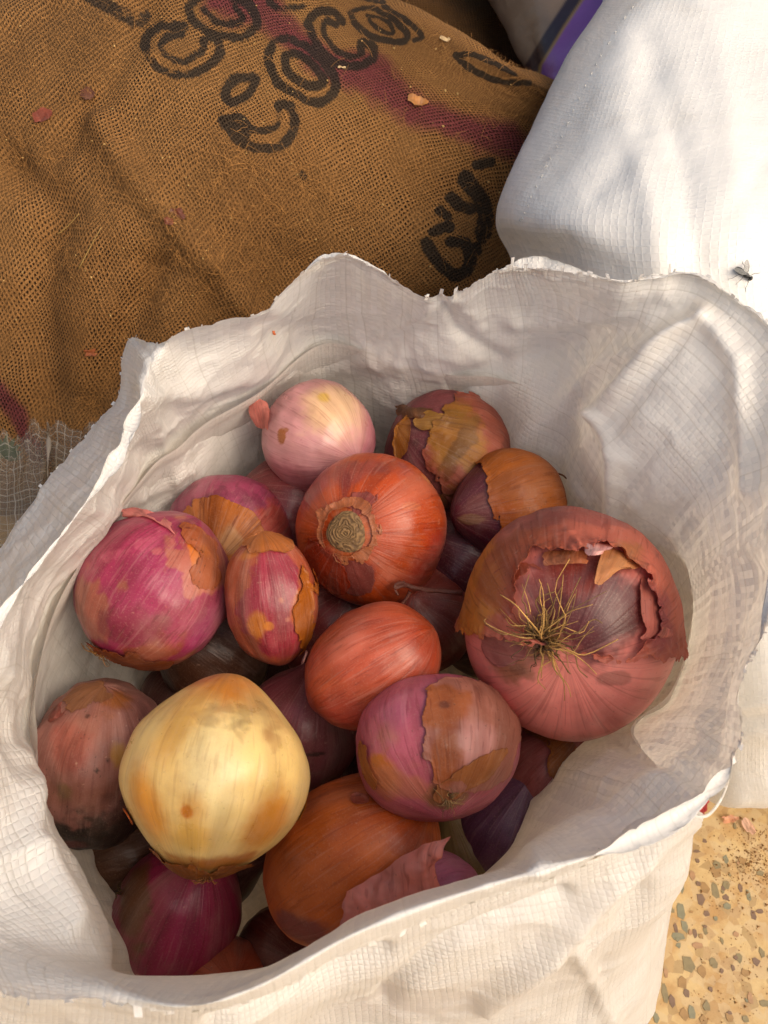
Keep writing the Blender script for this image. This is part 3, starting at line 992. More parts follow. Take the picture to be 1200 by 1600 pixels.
ln = t.math('MAXIMUM', _ln(x), t.math('MULTIPLY', _ln(y), .8))
tr = t.n('ShaderNodeBsdfTransparent')
tr.inputs[0].default_value = (.80, .76, .70, 1)
sh = t.principled(Base_Color=tuple(lin((176, 164, 146))), Roughness=.3)
M_clear = t.finish(t.mixsh(t.math('MULTIPLY_ADD', ln, .42, .16), tr.outputs[0], sh))
crow = [[(-60, 712, .50), (0, 714, .49), (25, 708, .485), (46, 700, .48), (66, 690, .475), (68, 686, .495), (110, 686, .49), (170, 690, .48)],
        [(-60, 770, .48), (0, 772, .47), (25, 768, .465), (46, 764, .46), (66, 758, .455), (70, 756, .48), (110, 756, .47), (170, 760, .46)],
        [(-60, 850, .45), (0, 850, .445), (25, 846, .44), (46, 842, .44), (66, 838, .435), (72, 836, .455), (110, 836, .45), (170, 840, .44)],
        [(-60, 960, .43), (0, 960, .425), (25, 950, .42), (46, 950, .42), (66, 940, .42), (72, 940, .44), (110, 930, .43), (170, 930, .42)]]
C3 = np.array([[atd(*p) for p in r] for r in crow])
c_low = C3[-1].copy()
c_low[:, 2] = .004
c_low[:, 1] += .035
c_mid = (C3[-1] + c_low) / 2 + np.array([0, -.012, 0])
C3 = np.concatenate([C3, [c_mid, c_low]])
Gc = sack_surface(C3, 130, 80)
fc = Gc.copy()
fc += grid_normals(Gc) * (fbm(Gc * 60, 3, 6) * .0022)[..., None]
top_n = (fbm(np.stack([np.arange(130) * .16, np.zeros(130), np.zeros(130)], -1), 3, 9) * .006)
fc += (np.exp(-np.arange(80) / 8.0)[:, None] * top_n[None, :])[..., None] * np.array([0, .4, .9])
bk = fc + np.array([-.002, .018, -.004])
Vc = np.concatenate([fc.reshape(-1, 3), bk.reshape(-1, 3)])
gf = grid_faces(80, 130)
uvc = arc_uv(Gc).reshape(-1, 3)
tag(link('clear_sack', new_mesh('clear_sack', Vc, np.concatenate([gf, gf + 80 * 130]), dict(weave=np.concatenate([uvc, uvc + .003]))), M_clear),
    'crumpled see-through woven plastic sack with a frayed top at the left edge', 'sack')
# green leaf poking out behind it
p0 = atd(6, 715, .53)
for k in range(1):
    V, F = [], []
    for j in range(9):
        ang = j * .35 - 1.2
        dv = CR * math.sin(ang) + CU * math.cos(ang) * .9 - CF * .2
        b0 = len(V)
        sd = np.cross(dv, CF)
        sd /= np.linalg.norm(sd)
        L = .016 * (1 - .06 * abs(j - 4))
        for u, wd in ((0, .0006), (.35, .0022), (.7, .0016), (1, .0001)):
            V += [dv * L * u + sd * wd, dv * L * u - CF * .0006, dv * L * u - sd * wd]
            if u:
                m_ = len(V) - 6
                F += [[m_, m_ + 1, m_ + 4, m_ + 3], [m_ + 1, m_ + 2, m_ + 5, m_ + 4]]
    tag(link('leaf', new_mesh('leaf', V, F), simple_mat('leaf_green', (44, 66, 26), .5, .4, 200), None, tuple(p0)), 'dark green frond poking up behind the see-through sack', 'leaf')

# ------------------------------------------------------------------ the open white bag
# columns go round the mouth: rim, middle of the inside wall, where it meets the onions
cols = [
    # R (rim crest)            Q (inside, mid)         P (inside, at the pile)   L (turned-over lip)
    ((232, 572, .366), (262, 660, .325), (300, 750, .26), (204, 532, .358)),
    ((270, 548, .366), (300, 630, .325), (350, 700, .255), (262, 537, .364)),
    ((400, 500, .366), (400, 575, .32), (415, 660, .25), (400, 488, .365)),
    ((500, 402, .376), (500, 490, .32), (510, 600, .25), (500, 391, .374)),
    ((600, 423, .371), (600, 505, .315), (620, 635, .25), (602, 414, .369)),
    ((690, 474, .352), (690, 540, .31), (710, 645, .25), (690, 462, .350)),
    ((760, 436, .364), (770, 530, .31), (770, 670, .25), (758, 424, .362)),
    ((832, 420, .370), (850, 530, .31), (820, 720, .25), (832, 406, .368)),
    ((960, 452, .370), (935, 570, .31), (870, 755, .25), (960, 436, .368)),
    ((1085, 462, .370), (980, 640, .318), (890, 800, .25), (1092, 440, .368)),
    ((1190, 540, .368), (1035, 715, .318), (935, 860, .25), (1205, 514, .366)),
    ((1240, 650, .362), (1090, 785, .31), (1005, 905, .25), (1258, 640, .360)),
    ((1228, 800, .360), (1110, 885, .30), (1045, 965, .24), (1246, 800, .355)),
    ((1182, 940, .355), (1105, 985, .30), (1035, 1035, .24), (1194, 945, .350)),
    ((1158, 1060, .352), (1090, 1075, .30), (990, 1095, .24), (1168, 1066, .346)),
    ((1140, 1170, .352), (1050, 1135, .30), (905, 1155, .235), (1152, 1180, .346)),
    ((1072, 1258, .354), (980, 1205, .30), (864, 1195, .23), (1086, 1268, .346)),
    ((975, 1312, .358), (905, 1275, .30), (828, 1265, .23), (980, 1324, .350)),
    ((868, 1350, .361), (836, 1335, .31), (792, 1335, .23), (872, 1366, .352)),
    ((766, 1379, .363), None, None, (768, 1400, .352)),
    ((640, 1420, .364), None, None, (642, 1444, .352)),
    ((540, 1462, .365), None, None, (540, 1486, .354)),
    ((400, 1538, .366), None, None, (398, 1560, .356)),
    ((285, 1566, .366), None, None, (282, 1580, .360)),
    ((150, 1530, .352), (185, 1522, .31), (200, 1540, .22), (140, 1562, .362)),
    ((-10, 1478, .345), (150, 1470, .31), (172, 1475, .22), (10, 1552, .364)),
    ((-130, 1420, .352), (70, 1330, .31), (118, 1385, .22), (-90, 1500, .364)),
    ((-130, 1220, .362), (30, 1165, .31), (77, 1240, .23), (-190, 1240, .355)),
    ((-70, 1080, .366), (42, 1035, .32), (72, 1125, .24), (-120, 1060, .350)),
    ((-5, 962, .366), (72, 915, .325), (110, 985, .25), (-10, 885, .346)),
    ((112, 806, .366), (150, 820, .325), (160, 860, .26), (74, 772, .345)),
    ((186, 702, .366), (205, 730, .325), (225, 795, .26), (138, 680, .346)),
    ((214, 626, .366), (235, 685, .325), (262, 765, .26), (188, 612, .350)),
]
NCOL = len(cols)
ctrl = []
cen = np.array([0.0, .185, 0])
for ic, (R3, Q3, P3, L3) in enumerate(cols):
    if 1 <= ic <= 15:
        R3 = (R3[0], R3[1], R3[2] - .004)
        L3 = (L3[0], L3[1], R3[2] + .007)
    elif ic >= 27 or ic == 0:
        L3 = (L3[0], L3[1], L3[2] - .045)
    r = at(*R3)
    if Q3 is None:
        qv = r + np.array([0, .012, -.05])
        pv = r + np.array([0, .022, -.12])
    else:
        qv, pv = at(*Q3), at(*P3)
    bt = pv + (cen - pv) * np.array([.10, .10, 0])
    bt[2] = .15
    bb = pv + (cen - pv) * np.array([.35, .35, 0])
    bb[2] = .075
    c0 = cen + (pv - cen) * .03
    c0[2] = .06
    ctrl.append([c0, bb, bt, pv, qv, r, at(*L3)])
ctrl = np.array(ctrl)                       # (NCOL, 7, 3)
START = 21                                  # the seam lies inside the front wall
ctrl_o = np.roll(ctrl, -START, 0)
NU, NV = 640, 150
ts = np.linspace(0, NCOL, NU)
gu = cr(ctrl_o, ts, periodic=True)          # (NU, 7, 3)
vt = np.concatenate([np.linspace(0, 2.5, 26)[:-1], np.linspace(2.5, 5, 90)[:-1], np.linspace(5, 6, NV - 114)])
NV = len(vt)
Gi = cr(np.swapaxes(gu, 0, 1), vt)          # (NV, NU, 3)
Ni = grid_normals(Gi)
fi_ = Gi.reshape(-1, 3)
k_ = np.argmin(np.hypot(*(proj(fi_)[:, :2] - np.array([1080, 720])).T))
if Ni.reshape(-1, 3)[k_] @ (CO - fi_[k_]) < 0:
    Ni = -Ni
TT, VT = np.meshgrid(ts * 1.0, vt)
per = 2 * math.pi * TT / NCOL
ring = np.stack([np.cos(per), np.sin(per), np.zeros_like(per)], -1)
edge_w = sstep(3.2, 4.6, VT)
CI = (TT + START) % NCOL
front_w = sstep(16.5, 18, CI) * sstep(26, 24.5, CI)
disp = (fbm(fi_ * 14, 2, 61) * .0040 + fbm(fi_ * 48, 3, 62) * .0006).reshape(NV, NU)
disp += (fbm(np.concatenate([ring[..., :2] * 7.0, VT[..., None] * .35], -1), 2, 63) * .0022) * sstep(2.6, 4.0, VT)
disp += (fbm(np.concatenate([ring[..., :2] * 22.0, VT[..., None] * .5], -1), 2, 64) * .0004) * edge_w
ridg = (1 - np.abs(fbm(fi_ * 22, 3, 66))) ** 5 + .6 * (1 - np.abs(fbm(fi_ * 50 + 5, 3, 67))) ** 6
disp += (ridg.reshape(NV, NU) - .25) * .0015
disp *= sstep(0.5, 3.0, VT) * (1 - .75 * front_w)
pji = proj(fi_)
dd = np.zeros(len(fi_))
vis = (VT.ravel() > 2.4) & (TT.ravel() > 0)
for pl, wd, dp in (([(1100, 488), (1050, 520), (985, 610), (955, 650)], 14, .007), ([(1100, 488), (1000, 500), (880, 540), (720, 600)], 22, -.006),
                   ([(1095, 500), (960, 560), (860, 650), (790, 720)], 20, .004), ([(1060, 500), (930, 500), (800, 500)], 14, .003),
                   ([(955, 660), (975, 720), (960, 790), (950, 850)], 12, .005), ([(1100, 488), (1150, 560), (1160, 640), (1165, 760)], 18, .005),
                   ([(300, 560), (420, 520), (560, 520), (700, 520)], 26, -.004), ([(240, 620), (330, 610), (470, 580), (620, 560)], 16, .0025),
                   ([(690, 470), (720, 520), (780, 560)], 12, -.004), ([(600, 520), (680, 480), (700, 470)], 10, .003),
                   ([(200, 720), (300, 690), (400, 640)], 14, -.002), ([(150, 800), (240, 770), (300, 740)], 10, .0018),
                   ([(1160, 880), (1130, 960), (1120, 1060), (1110, 1160)], 16, -.005), ([(1060, 1190), (940, 1270), (840, 1340)], 20, .004),
                   ([(960, 1150), (1010, 1190), (1090, 1210)], 10, -.002), ([(40, 1180), (30, 1320), (110, 1450)], 18, .005), ([(0, 1080), (30, 1200)], 18, -.004)):
    d = polydist(pji[:, :2], pl)
    dd += dp * np.exp(-(d / wd) ** 2) * vis
disp = disp + dd.reshape(NV, NU) * (VT > 2.4)
# frayed, uneven cut edge
rag = fbm(ring * 26, 3, 71) * .0011 + np.abs(fbm(ring * 140, 2, 72)) * .0010
out_dir = Gi - cen
out_dir[..., 2] = 0
out_dir /= np.linalg.norm(out_dir, axis=-1, keepdims=True) + 1e-9
Gd = Gi + Ni * disp[..., None]
tang = np.gradient(Gi, axis=0)
tang /= np.linalg.norm(tang, axis=-1, keepdims=True) + 1e-12
Gd = Gd + tang * (rag * sstep(5.3, 6, VT))[..., None]
Gd[:, -1] = Gd[:, 0]
vv = np.concatenate([[0], np.cumsum(np.linalg.norm(np.diff(Gi, axis=0), axis=-1).mean(1))])
circ = np.linalg.norm(np.diff(Gi[-40], axis=0), axis=-1).sum()
weave = np.stack([TT / NCOL * circ, np.repeat(vv[:, None], NU, 1), np.zeros_like(TT)], -1)
bag = link('white_bag', new_mesh('white_bag', Gd.reshape(-1, 3), grid_faces(NV, NU), dict(weave=weave.reshape(-1, 3))), M_bag)
tag(bag, 'open white woven plastic bag full of onions, its frayed rim turned back', 'bag')
bag_at = Lookup(Gd[60:].reshape(-1, 3), Ni[60:].reshape(-1, 3))

# outside wall of the bag, from the rim (front) or from under the flared wall (sides, back) to the floor
bodyM, bodyB, topv = [], [], []
spec = {15: ((.148, .155, .2), (.17, .14, 0)), 16: (at(1046, 1400, .21), at(1004, 1612, .0)), 17: ((.095, .052, .21), (.115, .022, 0)), 18: ((.07, .045, .21), (.085, .010, 0)),
        19: ((.045, .040, .21), (.05, .006, 0)), 20: ((.015, .038, .21), (.015, .004, 0)), 21: ((-.02, .038, .21), (-.02, .006, 0)),
        22: (at(400, 1650, .21), at(400, 1720, 0)), 23: (at(290, 1655, .21), at(290, 1730, 0)), 24: (at(165, 1655, .21), at(190, 1730, 0)), 25: (at(30, 1640, .21), at(80, 1720, 0)),
        26: (at(-110, 1580, .24), at(-60, 1650, 0))}
for i in range(NCOL):
    p = ctrl[i][3]
    if i in spec:
        m_, b_ = np.array(spec[i][0]), np.array(spec[i][1])
    else:
        d = p - cen
        d[2] = 0
        d /= np.linalg.norm(d)
        rad = np.linalg.norm((p - cen)[:2])
        m_ = cen + d * max(rad + .022, .145)
        b_ = cen + d * max(rad + .030, .150)
        m_[2], b_[2] = .16, 0
    front = 16 <= i <= 26
    topv.append(ctrl[i][6] * .75 + ctrl[i][5] * .25 if front else ctrl[i][4] * .6 + ctrl[i][3] * .4)
    bodyM.append(m_)
    bodyB.append(b_)
topv, bodyM, bodyB = map(np.array, (topv, bodyM, bodyB))
up = topv * .55 + bodyM * .45
upd = up - cen
upd[:, 2] = 0
upd /= np.linalg.norm(upd, axis=1, keepdims=True)
bc = np.stack([topv, up + upd * .004, bodyM, bodyM * .45 + bodyB * .55 + upd * .004, bodyB], 1)
bc = np.roll(bc, -6, 0)
gb = cr(bc, np.linspace(0, NCOL, 520), periodic=True)
Gb2 = cr(np.swapaxes(gb, 0, 1), np.linspace(0, 4, 130))
Nb2 = grid_normals(Gb2)
fbb = Gb2.reshape(-1, 3)
dspb = (fbm(fbb * 12, 2, 81) * .0036 + fbm(fbb * 50, 3, 82) * .0006 + ((1 - np.abs(fbm(fbb * 20, 3, 86))) ** 5 - .25) * .0012).reshape(130, 520)
pjb = proj(fbb)
for pl, wd, dp in (([(1080, 1275), (960, 1380), (850, 1490), (760, 1560)], 16, .006), ([(880, 1400), (720, 1470), (600, 1560)], 14, -.005), ([(900, 1480), (960, 1600)], 12, .003),
                   ([(1000, 1400), (940, 1520), (900, 1620)], 18, -.003), ([(600, 1490), (450, 1560), (330, 1600)], 12, -.004)):
    sgn = 1.0
    dspb += (dp * np.exp(-(polydist(pjb[:, :2], pl) / wd) ** 2)).reshape(130, 520)
ctr_dir = ((Nb2 * (Gb2 - cen)).sum(-1, keepdims=True) > 0) * 2 - 1
fade = sstep(0, .35, np.linspace(0, 4, 130))[:, None]
Gb3 = Gb2 + Nb2 * ctr_dir * (dspb * fade)[..., None]
Gb3[:, -1] = Gb3[:, 0]
uvb = arc_uv(Gb2)
link('outer_wall', new_mesh('outer_wall', Gb3.reshape(-1, 3), grid_faces(130, 520), dict(weave=uvb.reshape(-1, 3))), M_bag, bag)

# loose tape ends along the cut edge
V, F = [], []
UV = []
top_e = Gd[-1]
for k in range(260):
    i = rng.randint(2, NU - 3)
    p = top_e[i]
    tg = top_e[i + 1] - top_e[i - 1]
    tg /= np.linalg.norm(tg) + 1e-9
    up_ = tang[-1, i] + rng.normal(0, .25, 3)
    up_ /= np.linalg.norm(up_)
    nn = np.cross(tg, up_)
    L = rng.uniform(.0006, .0024) if rng.rand() < .92 else rng.uniform(.003, .006)
    wd = rng.uniform(.0003, .0013)
    b0 = len(V)
    for u in (-.6, .4, 1.0):
        cc = p + up_ * L * u + nn * L * .35 * u * u * rng.uniform(-1, 1)
        V += [cc - tg * wd, cc + tg * wd * rng.uniform(.7, 1)]
        UV += [(k * .0051, u * .001, 0), (k * .0051 + .002, u * .001, 0)]
    F += [[b0, b0 + 1, b0 + 3, b0 + 2], [b0 + 2, b0 + 3, b0 + 5, b0 + 4]]
tag(link('frayed_edge', new_mesh('frayed_edge', V, F, dict(weave=np.array(UV))), M_bag, bag), kind='stuff')
p3 = np.array([at(1085, 1276, .34), at(1105, 1274, .335), at(1122, 1256, .33), at(1133, 1234, .332), at(1142, 1205, .335)])
P3 = cr(p3, np.linspace(0, 4, 20))
V, F = tube(P3, .0006, 5, .7)
link('loose_tape', new_mesh('loose_tape', V, F, dict(weave=np.array(V) * .2)), M_bag, bag)


# ------------------------------------------------------------------ onions
def hexmix(stops, x):
    xs = [s[0] for s in stops]
    cs = np.array([lin(s[1]) for s in stops])
    return np.stack([np.interp(x, xs, cs[:, k]) for k in range(3)], -1)


class Onion:
    count = 0

    def __init__(s, label, px, py, D, axis, R, A, B, neck=(.25, .30), nub=(.06, .22), lump=.02, rib=.006, sq=1.0, stretch=(1, 1)):
        s.stretch = stretch
        Onion.count += 1
        s.seed = Onion.count * 13
        s.label = label
        s.D = D
        s.k = D * PXM
        s.c = atd(px, py, D)
        ax = CR * axis[0] + CU * axis[1] - CF * axis[2]
        s.az = ax / np.linalg.norm(ax)
        x = np.cross(s.az, -CF + 0.13 * CR + .07 * CU)
        s.ax = x / np.linalg.norm(x)
        s.ay = np.cross(s.az, s.ax)
        s.R, s.A, s.B = R * s.k, A * s.k, B * s.k
        s.neck, s.nub, s.lump, s.rib, s.sq = neck, nub, lump * 2.2, rib, sq
        s.body = None

    def pts(s, th, ph):
        hl = np.where(ph < math.pi / 2, s.A, s.B) * np.cos(ph)
        hl = hl + s.neck[0] * s.A * np.exp(-(ph / s.neck[1]) ** 2) - s.nub[0] * s.B * np.exp(-((math.pi - ph) / s.nub[1]) ** 2)
        rho = s.R * np.sin(ph) ** .94
        cx, sx = np.cos(th), np.sin(th)
        u = np.stack([cx * np.sin(ph), sx * np.sin(ph), np.cos(ph)], -1)
        m = 1 + s.lump * fbm(u * 1.3 + s.seed, 3, s.seed) + s.rib * vnoise(np.stack([cx * 5 + s.seed, sx * 5, np.cos(ph) * .4], -1), s.seed) + s.rib * .5 * vnoise(np.stack([cx * 14 + s.seed, sx * 14, np.cos(ph) * .4], -1), s.seed + 1)
        x, y = rho * cx * m * s.sq, rho * sx * m / s.sq
        z = hl * (1 + .5 * (m - 1))
        P = s.c + x[..., None] * s.ax + y[..., None] * s.ay + z[..., None] * s.az
        d_ = P - s.c
        P = P + (d_ @ CR * (s.stretch[0] - 1))[..., None] * CR + (d_ @ CU * (s.stretch[1] - 1))[..., None] * CU
        st = np.stack([cx * .12 + s.seed, sx * .12, np.cos(ph) * .012], -1)
        return P, st

    def gridpts(s, nt, nph, p0=0.0, p1=math.pi):
        ph, th = np.meshgrid(np.linspace(max(p0, .004), min(p1, math.pi - .004), nph), np.linspace(0, 2 * math.pi, nt, endpoint=False), indexing='ij')
        P, st = s.pts(th, ph)
        return th, ph, P, st

    def find(s, px, py):
        ok = s.front
        d = np.hypot(s.q[ok, 0] - px, s.q[ok, 1] - py)
        return s.V[ok][np.argmin(d)]

    def dist(s, P, px, py, rx, ry=None, rot=0, n=.25, f=1.0, seed=0):
        """1 - d: positive inside an elliptic patch round the photo pixel, ragged by noise."""
        ry = ry or rx
        p0 = s.find(px, py)
        d = P - p0
        a = CR * math.cos(R_(rot)) + CU * math.sin(R_(rot))
        b = -CR * math.sin(R_(rot)) + CU * math.cos(R_(rot))
        k = s.k
        r = np.sqrt((d @ a / (rx * k)) ** 2 + (d @ b / (ry * k)) ** 2 + (d @ CF / (max(rx, ry) * k)) ** 2)
        P = P + .0022 * np.stack([fbm(P * 190, 2, s.seed + 70 + i_) for i_ in range(3)], -1)
        nz = fbm(P * (62 * f) + seed * 3.1, 6, s.seed + seed + 7)
        return 1 - r + n * 1.8 * nz

    def paint(s, P, st, base, blobs, var=.18):
        n1 = fbm(P * 45 + s.seed, 4, s.seed + 3)
        n2 = fbm(st * 40, 3, s.seed + 4)
        if isinstance(base, dict):
            c = hexmix(base['stops'], np.clip(.5 + .5 * n1 * .9 + .25 * n2, 0, 1))
        else:
            c = np.tile(lin(base), (len(P), 1)) * (1 + var * n1 + var * .7 * n2)[:, None]
        for i, b in enumerate(blobs):
            m = s.dist(P, *b[0], n=b[3] if len(b) > 3 else .35, f=b[4] if len(b) > 4 else 1.0, seed=i)
            m = m + .06 * fbm(P * 500, 2, s.seed + i)
            a = sstep(-.05, b[2][1], m) * b[2][0]
            cc = lin(b[1]) * (1 + .15 * n1 + .15 * n2)[:, None]
            c = c * (1 - a[:, None]) + cc * a[:, None]
        lum = c @ np.array([.3, .55, .15])
        c = np.maximum(c * 1.10 - lum[:, None] * .10, .006) * .80
        return np.clip(c, .004, .95)

    def build(s, base, blobs=(), mat=None, res=1.0, cat='onion', name='onion'):
        nt, nph = int(230 * res), int(160 * res)
        th, ph, P, st = s.gridpts(nt, nph)
        s.V = P.reshape(-1, 3)
        s.q = proj(s.V)
        s.front = ((s.V - s.c) @ (s.c - CO)) < .25 * s.R * np.linalg.norm(s.c - CO)
        st = st.reshape(-1, 3)
        col = s.paint(s.V, st, base, blobs)
        F = grid_faces(nph, nt, True).tolist()
        F += [list(range(nt))[::-1], [(nph - 1) * nt + i for i in range(nt)]]
        me = new_mesh(name, s.V - s.c, F, dict(Col=col, streak=st))
        s.body = link(name, me, mat or onion_mat(), None, tuple(s.c))
        tag(s.body, s.label, cat, 'onions heaped in the open white bag')
        return s

    def skin(s, maskf, base, blobs=(), off=.0007, curl=.0011, edge=.14, crinkle=.0005, mat=None, name='torn_skin', nt=260, nph=190, label=None):
        th, ph, P, st = s.gridpts(nt, nph)
        N = grid_normals(P, True)
        if (N[nph // 2, 0] @ (P[nph // 2, 0] - s.c)) < 0:
            N = -N
        P2, st2, N2 = P.reshape(-1, 3), st.reshape(-1, 3), N.reshape(-1, 3)
        m = maskf(P2)
        off, curl = off * .6, curl * .6
        m = m + .05 * fbm(P2 * 420, 3, s.seed + 90)
        col = s.paint(P2, st2, base, blobs)
        lift = off + curl * np.exp(-np.clip(m, 0, 9) / edge) * (.35 + .65 * np.clip(.5 + fbm(P2 * 30, 2, s.seed + 41), 0, 1.3)) + crinkle * fbm(P2 * 160, 3, s.seed + 31) * .5
        Pm = P2 + N2 * np.maximum(lift, .0002)[:, None]
        V, F, A = clip_tris(Pm - s.c, tris(grid_faces(nph, nt, True)), m, dict(Col=col, streak=st2))
        if not F:
            return None
        o = link(name, new_mesh(name, V, F, A), mat or onion_mat(.42, .6, .4, 0, .3, True), s.body)
        md = o.modifiers.new('thickness', 'SOLIDIFY')
        md.thickness = .0001
        md.offset = -1
        if label:
            o['label'] = label
        return o

    def dirn(s, P, axis):
        """-1..1 position along a direction given as right, up, towards the viewer"""
        a = CR * axis[0] + CU * axis[1] - CF * axis[2]
        return (P - s.c) @ (a / np.linalg.norm(a)) / s.R

    def paper(s, rows, base, mask=.35, deep=False, nu=40, nv=30, crinkle=.0010, seed=0, name='skin_flap', label=None, mat=None):
        """A dry flap; rows of (px, py, height above the skin in mm; negative is allowed)."""
        g = []
        for r in rows:
            rr = []
            for px, py, hmm in r:
                if deep:
                    rr.append(atd(px, py, hmm))
                    continue
                p = s.find(px, py)
                qd = (p - CO) @ CF
                rr.append(atd(px, py, qd - hmm / 1000))
            g.append(rr)
        G = sack_surface(np.array(g), nu, nv)
        U, Vv = np.meshgrid(np.linspace(-1, 1, nu), np.linspace(-1, 1, nv))
        P = G + grid_normals(G) * (crinkle * fbm(G * 110, 3, seed + 5))[..., None]
        P = P.reshape(-1, 3)
        m = np.minimum(1 - np.abs(U), 1 - np.abs(Vv)).ravel() * 1.6 - mask * .5 + mask * fbm(np.stack([U * 1.8 + seed * 9, Vv * 1.8, U * 0], -1).reshape(-1, 3), 4, seed)
        st = np.stack([U * .05, Vv * .006, U * 0 + seed], -1).reshape(-1, 3)
        col = np.tile(lin(base), (len(P), 1)) * (1 + .3 * fbm(st * 70, 3, seed + 2) + .2 * fbm(P * 100, 3, seed))[:, None]
        V, F, A = clip_tris(P - s.c, tris(grid_faces(nv, nu)), m, dict(Col=np.clip(col, .01, .9), streak=st))
        o = link(name, new_mesh(name, V, F, A), mat or onion_mat(.5, .6, .4, 0, .35, True), s.body)
        if label:
            o['label'] = label
        return o

    def roots(s, px, py, n, L, spread, colr=(190, 142, 66), rad=.00032, bias=(0, 0), seed=0, name='root'):
        rg = np.random.RandomState(seed + 50)
        m_s = [simple_mat('dry_root', np.array(colr) * k_, .8, .7, 260) for k_ in (1.0, .82, .66)]
        p0 = s.find(px, py)
        nrm = p0 - s.c
        nrm /= np.linalg.norm(nrm)
        for k in range(n):
            a = rg.uniform(0, 2 * math.pi)
            d = CR * (math.cos(a) + bias[0]) + CU * (math.sin(a) + bias[1])
            d = d - nrm * (d @ nrm)
            d /= np.linalg.norm(d)
            st = p0 + d * rg.uniform(0, .2) * spread + np.cross(nrm, d) * rg.normal(0, .12) * spread
            ln_ = L * rg.uniform(.35, 1.1)
            sd = np.cross(nrm, d) * rg.normal(0, .7)
            hgt = rg.uniform(.12, .42) * ln_
            P3 = [st - nrm * .001]
            for u in (.25, .5, .75, 1.0):
                P3.append(st + d * ln_ * u + sd * ln_ * u * u + nrm * (hgt * math.sin(u * 2.4) + .0012) + rg.normal(0, .075, 3) * ln_)
            P3 = cr(np.array(P3), np.linspace(0, 4, 12))
            V, F = tube(P3 - s.c, rad * rg.uniform(.7, 1.2), 5, .45)
            link(name, new_mesh(name, V, F), m_s[k % 3], s.body)


MATC = onion_mat(.32, .6, .4, 0.0, .3)
MATP = onion_mat(.28, .5, .2, .08, .2)
MATD = onion_mat(.45, .5, .8, 0, .35)

# 1 pale pink, top of the heap
o = Onion('pale pinkish white peeled-looking onion at the back wall of the bag', 499, 684, .462, (-.55, .35, -.5), 87, 90, 88, neck=(.12, .25), lump=.03)
o.build((206, 150, 152), [((525, 640, 75, 60), (222, 188, 148), (.85, .7), .15), ((582, 700, 60, 80), (176, 98, 116), (.75, .8), .15), ((470, 760, 90, 45), (170, 96, 104), (.6, .7), .2),
                          ((505, 621, 9), (206, 168, 70), (.7, .6), .4), ((441, 680, 4, 9), (150, 84, 20), (.9, .3), .5), ((447, 672, 5, 4), (150, 84, 20), (.8, .3), .5)], MATP)
o.paper([[(392, 628, 2), (402, 622, 4), (420, 630, 2)], [(386, 645, 3), (405, 645, 6), (424, 650, 2)], [(400, 668, 2), (410, 670, 4), (420, 680, 1)]], (216, 130, 118), .3, seed=3, name='dry_neck')
# 2 golden-skinned
o = Onion('brownish onion with a torn golden skin over a dark purple side, behind the orange one', 697, 712, .474, (-.62, .35, .45), 104, 96, 100, neck=(.10, .3), lump=.03)
o.build((124, 60, 64), [((640, 700, 50, 60), (96, 46, 54), (.6, .6)), ((612, 690, 30, 36), (58, 36, 22), (.8, .5), .6), ((650, 690, 16, 12), (70, 40, 36), (.6, .4), .6), ((690, 770, 60, 30), (90, 38, 34), (.6, .5))], MATD)
o.skin(lambda P: np.minimum(o.dist(P, 775, 700, 100, 120, 0, n=.16, f=1.1, seed=1), .5 * o.dirn(P, (1, .1, .2)) + .16),
       (176, 96, 78), [((700, 690, 44, 75), (176, 122, 50), (.9, .5), .4), ((720, 690, 12, 40, -30), (96, 62, 24), (.6, .5), .7), ((700, 655, 40, 18), (150, 104, 46), (.8, .5))], curl=.0022, label='golden brown torn outer skin')
o.skin(lambda P: o.dist(P, 668, 660, 24, 15, 0, n=.3, seed=6), (178, 130, 66), [], off=.0011, curl=.0016)
o.skin(lambda P: o.dist(P, 632, 682, 9, 26, -15, n=.4, seed=7), (176, 112, 44), [], off=.0012, curl=.002)
o.skin(lambda P: o.dist(P, 705, 782, 34, 22, 10, n=.25, seed=9), (150, 88, 52), [], off=.0011, curl=.002)
o.paper([[(610, 632, 1), (640, 628, 2), (680, 636, 1)], [(615, 645, 2), (640, 642, 4), (670, 648, 1)], [(625, 662, 0), (645, 656, 1), (665, 658, 0)]], (120, 76, 44), .4, seed=12)
# 3 rusty red with cut neck
o = Onion('rusty orange red onion showing its round cut neck to the camera', 580, 826, .424, (-.34, -.05, .94), 120, 106, 105, neck=(.05, .28), lump=.015)
o.build((182, 76, 40), [((470, 760, 70, 90), (160, 74, 76), (.75, .7)), ((580, 735, 90, 26), (150, 72, 66), (.7, .6)), ((680, 870, 70, 80), (160, 48, 42), (.75, .8)), ((560, 900, 40, 36), (140, 60, 56), (.7, .5)),
                        ((500, 890, 36, 46), (160, 52, 34), (.8, .5)), ((645, 790, 12, 5), (206, 120, 80), (.5, .4), .8), ((662, 745, 12, 6, -30), (212, 150, 80), (.8, .4), .5), ((686, 815, 7), (214, 130, 104), (.6, .4), .5),
                        ((540, 830, 46), (186, 110, 72), (.6, .4), .2), ((540, 760, 8, 34), (110, 30, 34), (.6, .5), .3)], MATC, res=1.2)
sc = o.find(540, 832)
nr = o.az
aa = np.cross(nr, [0.1, 1, .2])
aa /= np.linalg.norm(aa)
bb = np.cross(nr, aa)
nt, nr_ = 72, 26
V, F, Cc = [], [], []
rs = 30 * o.k
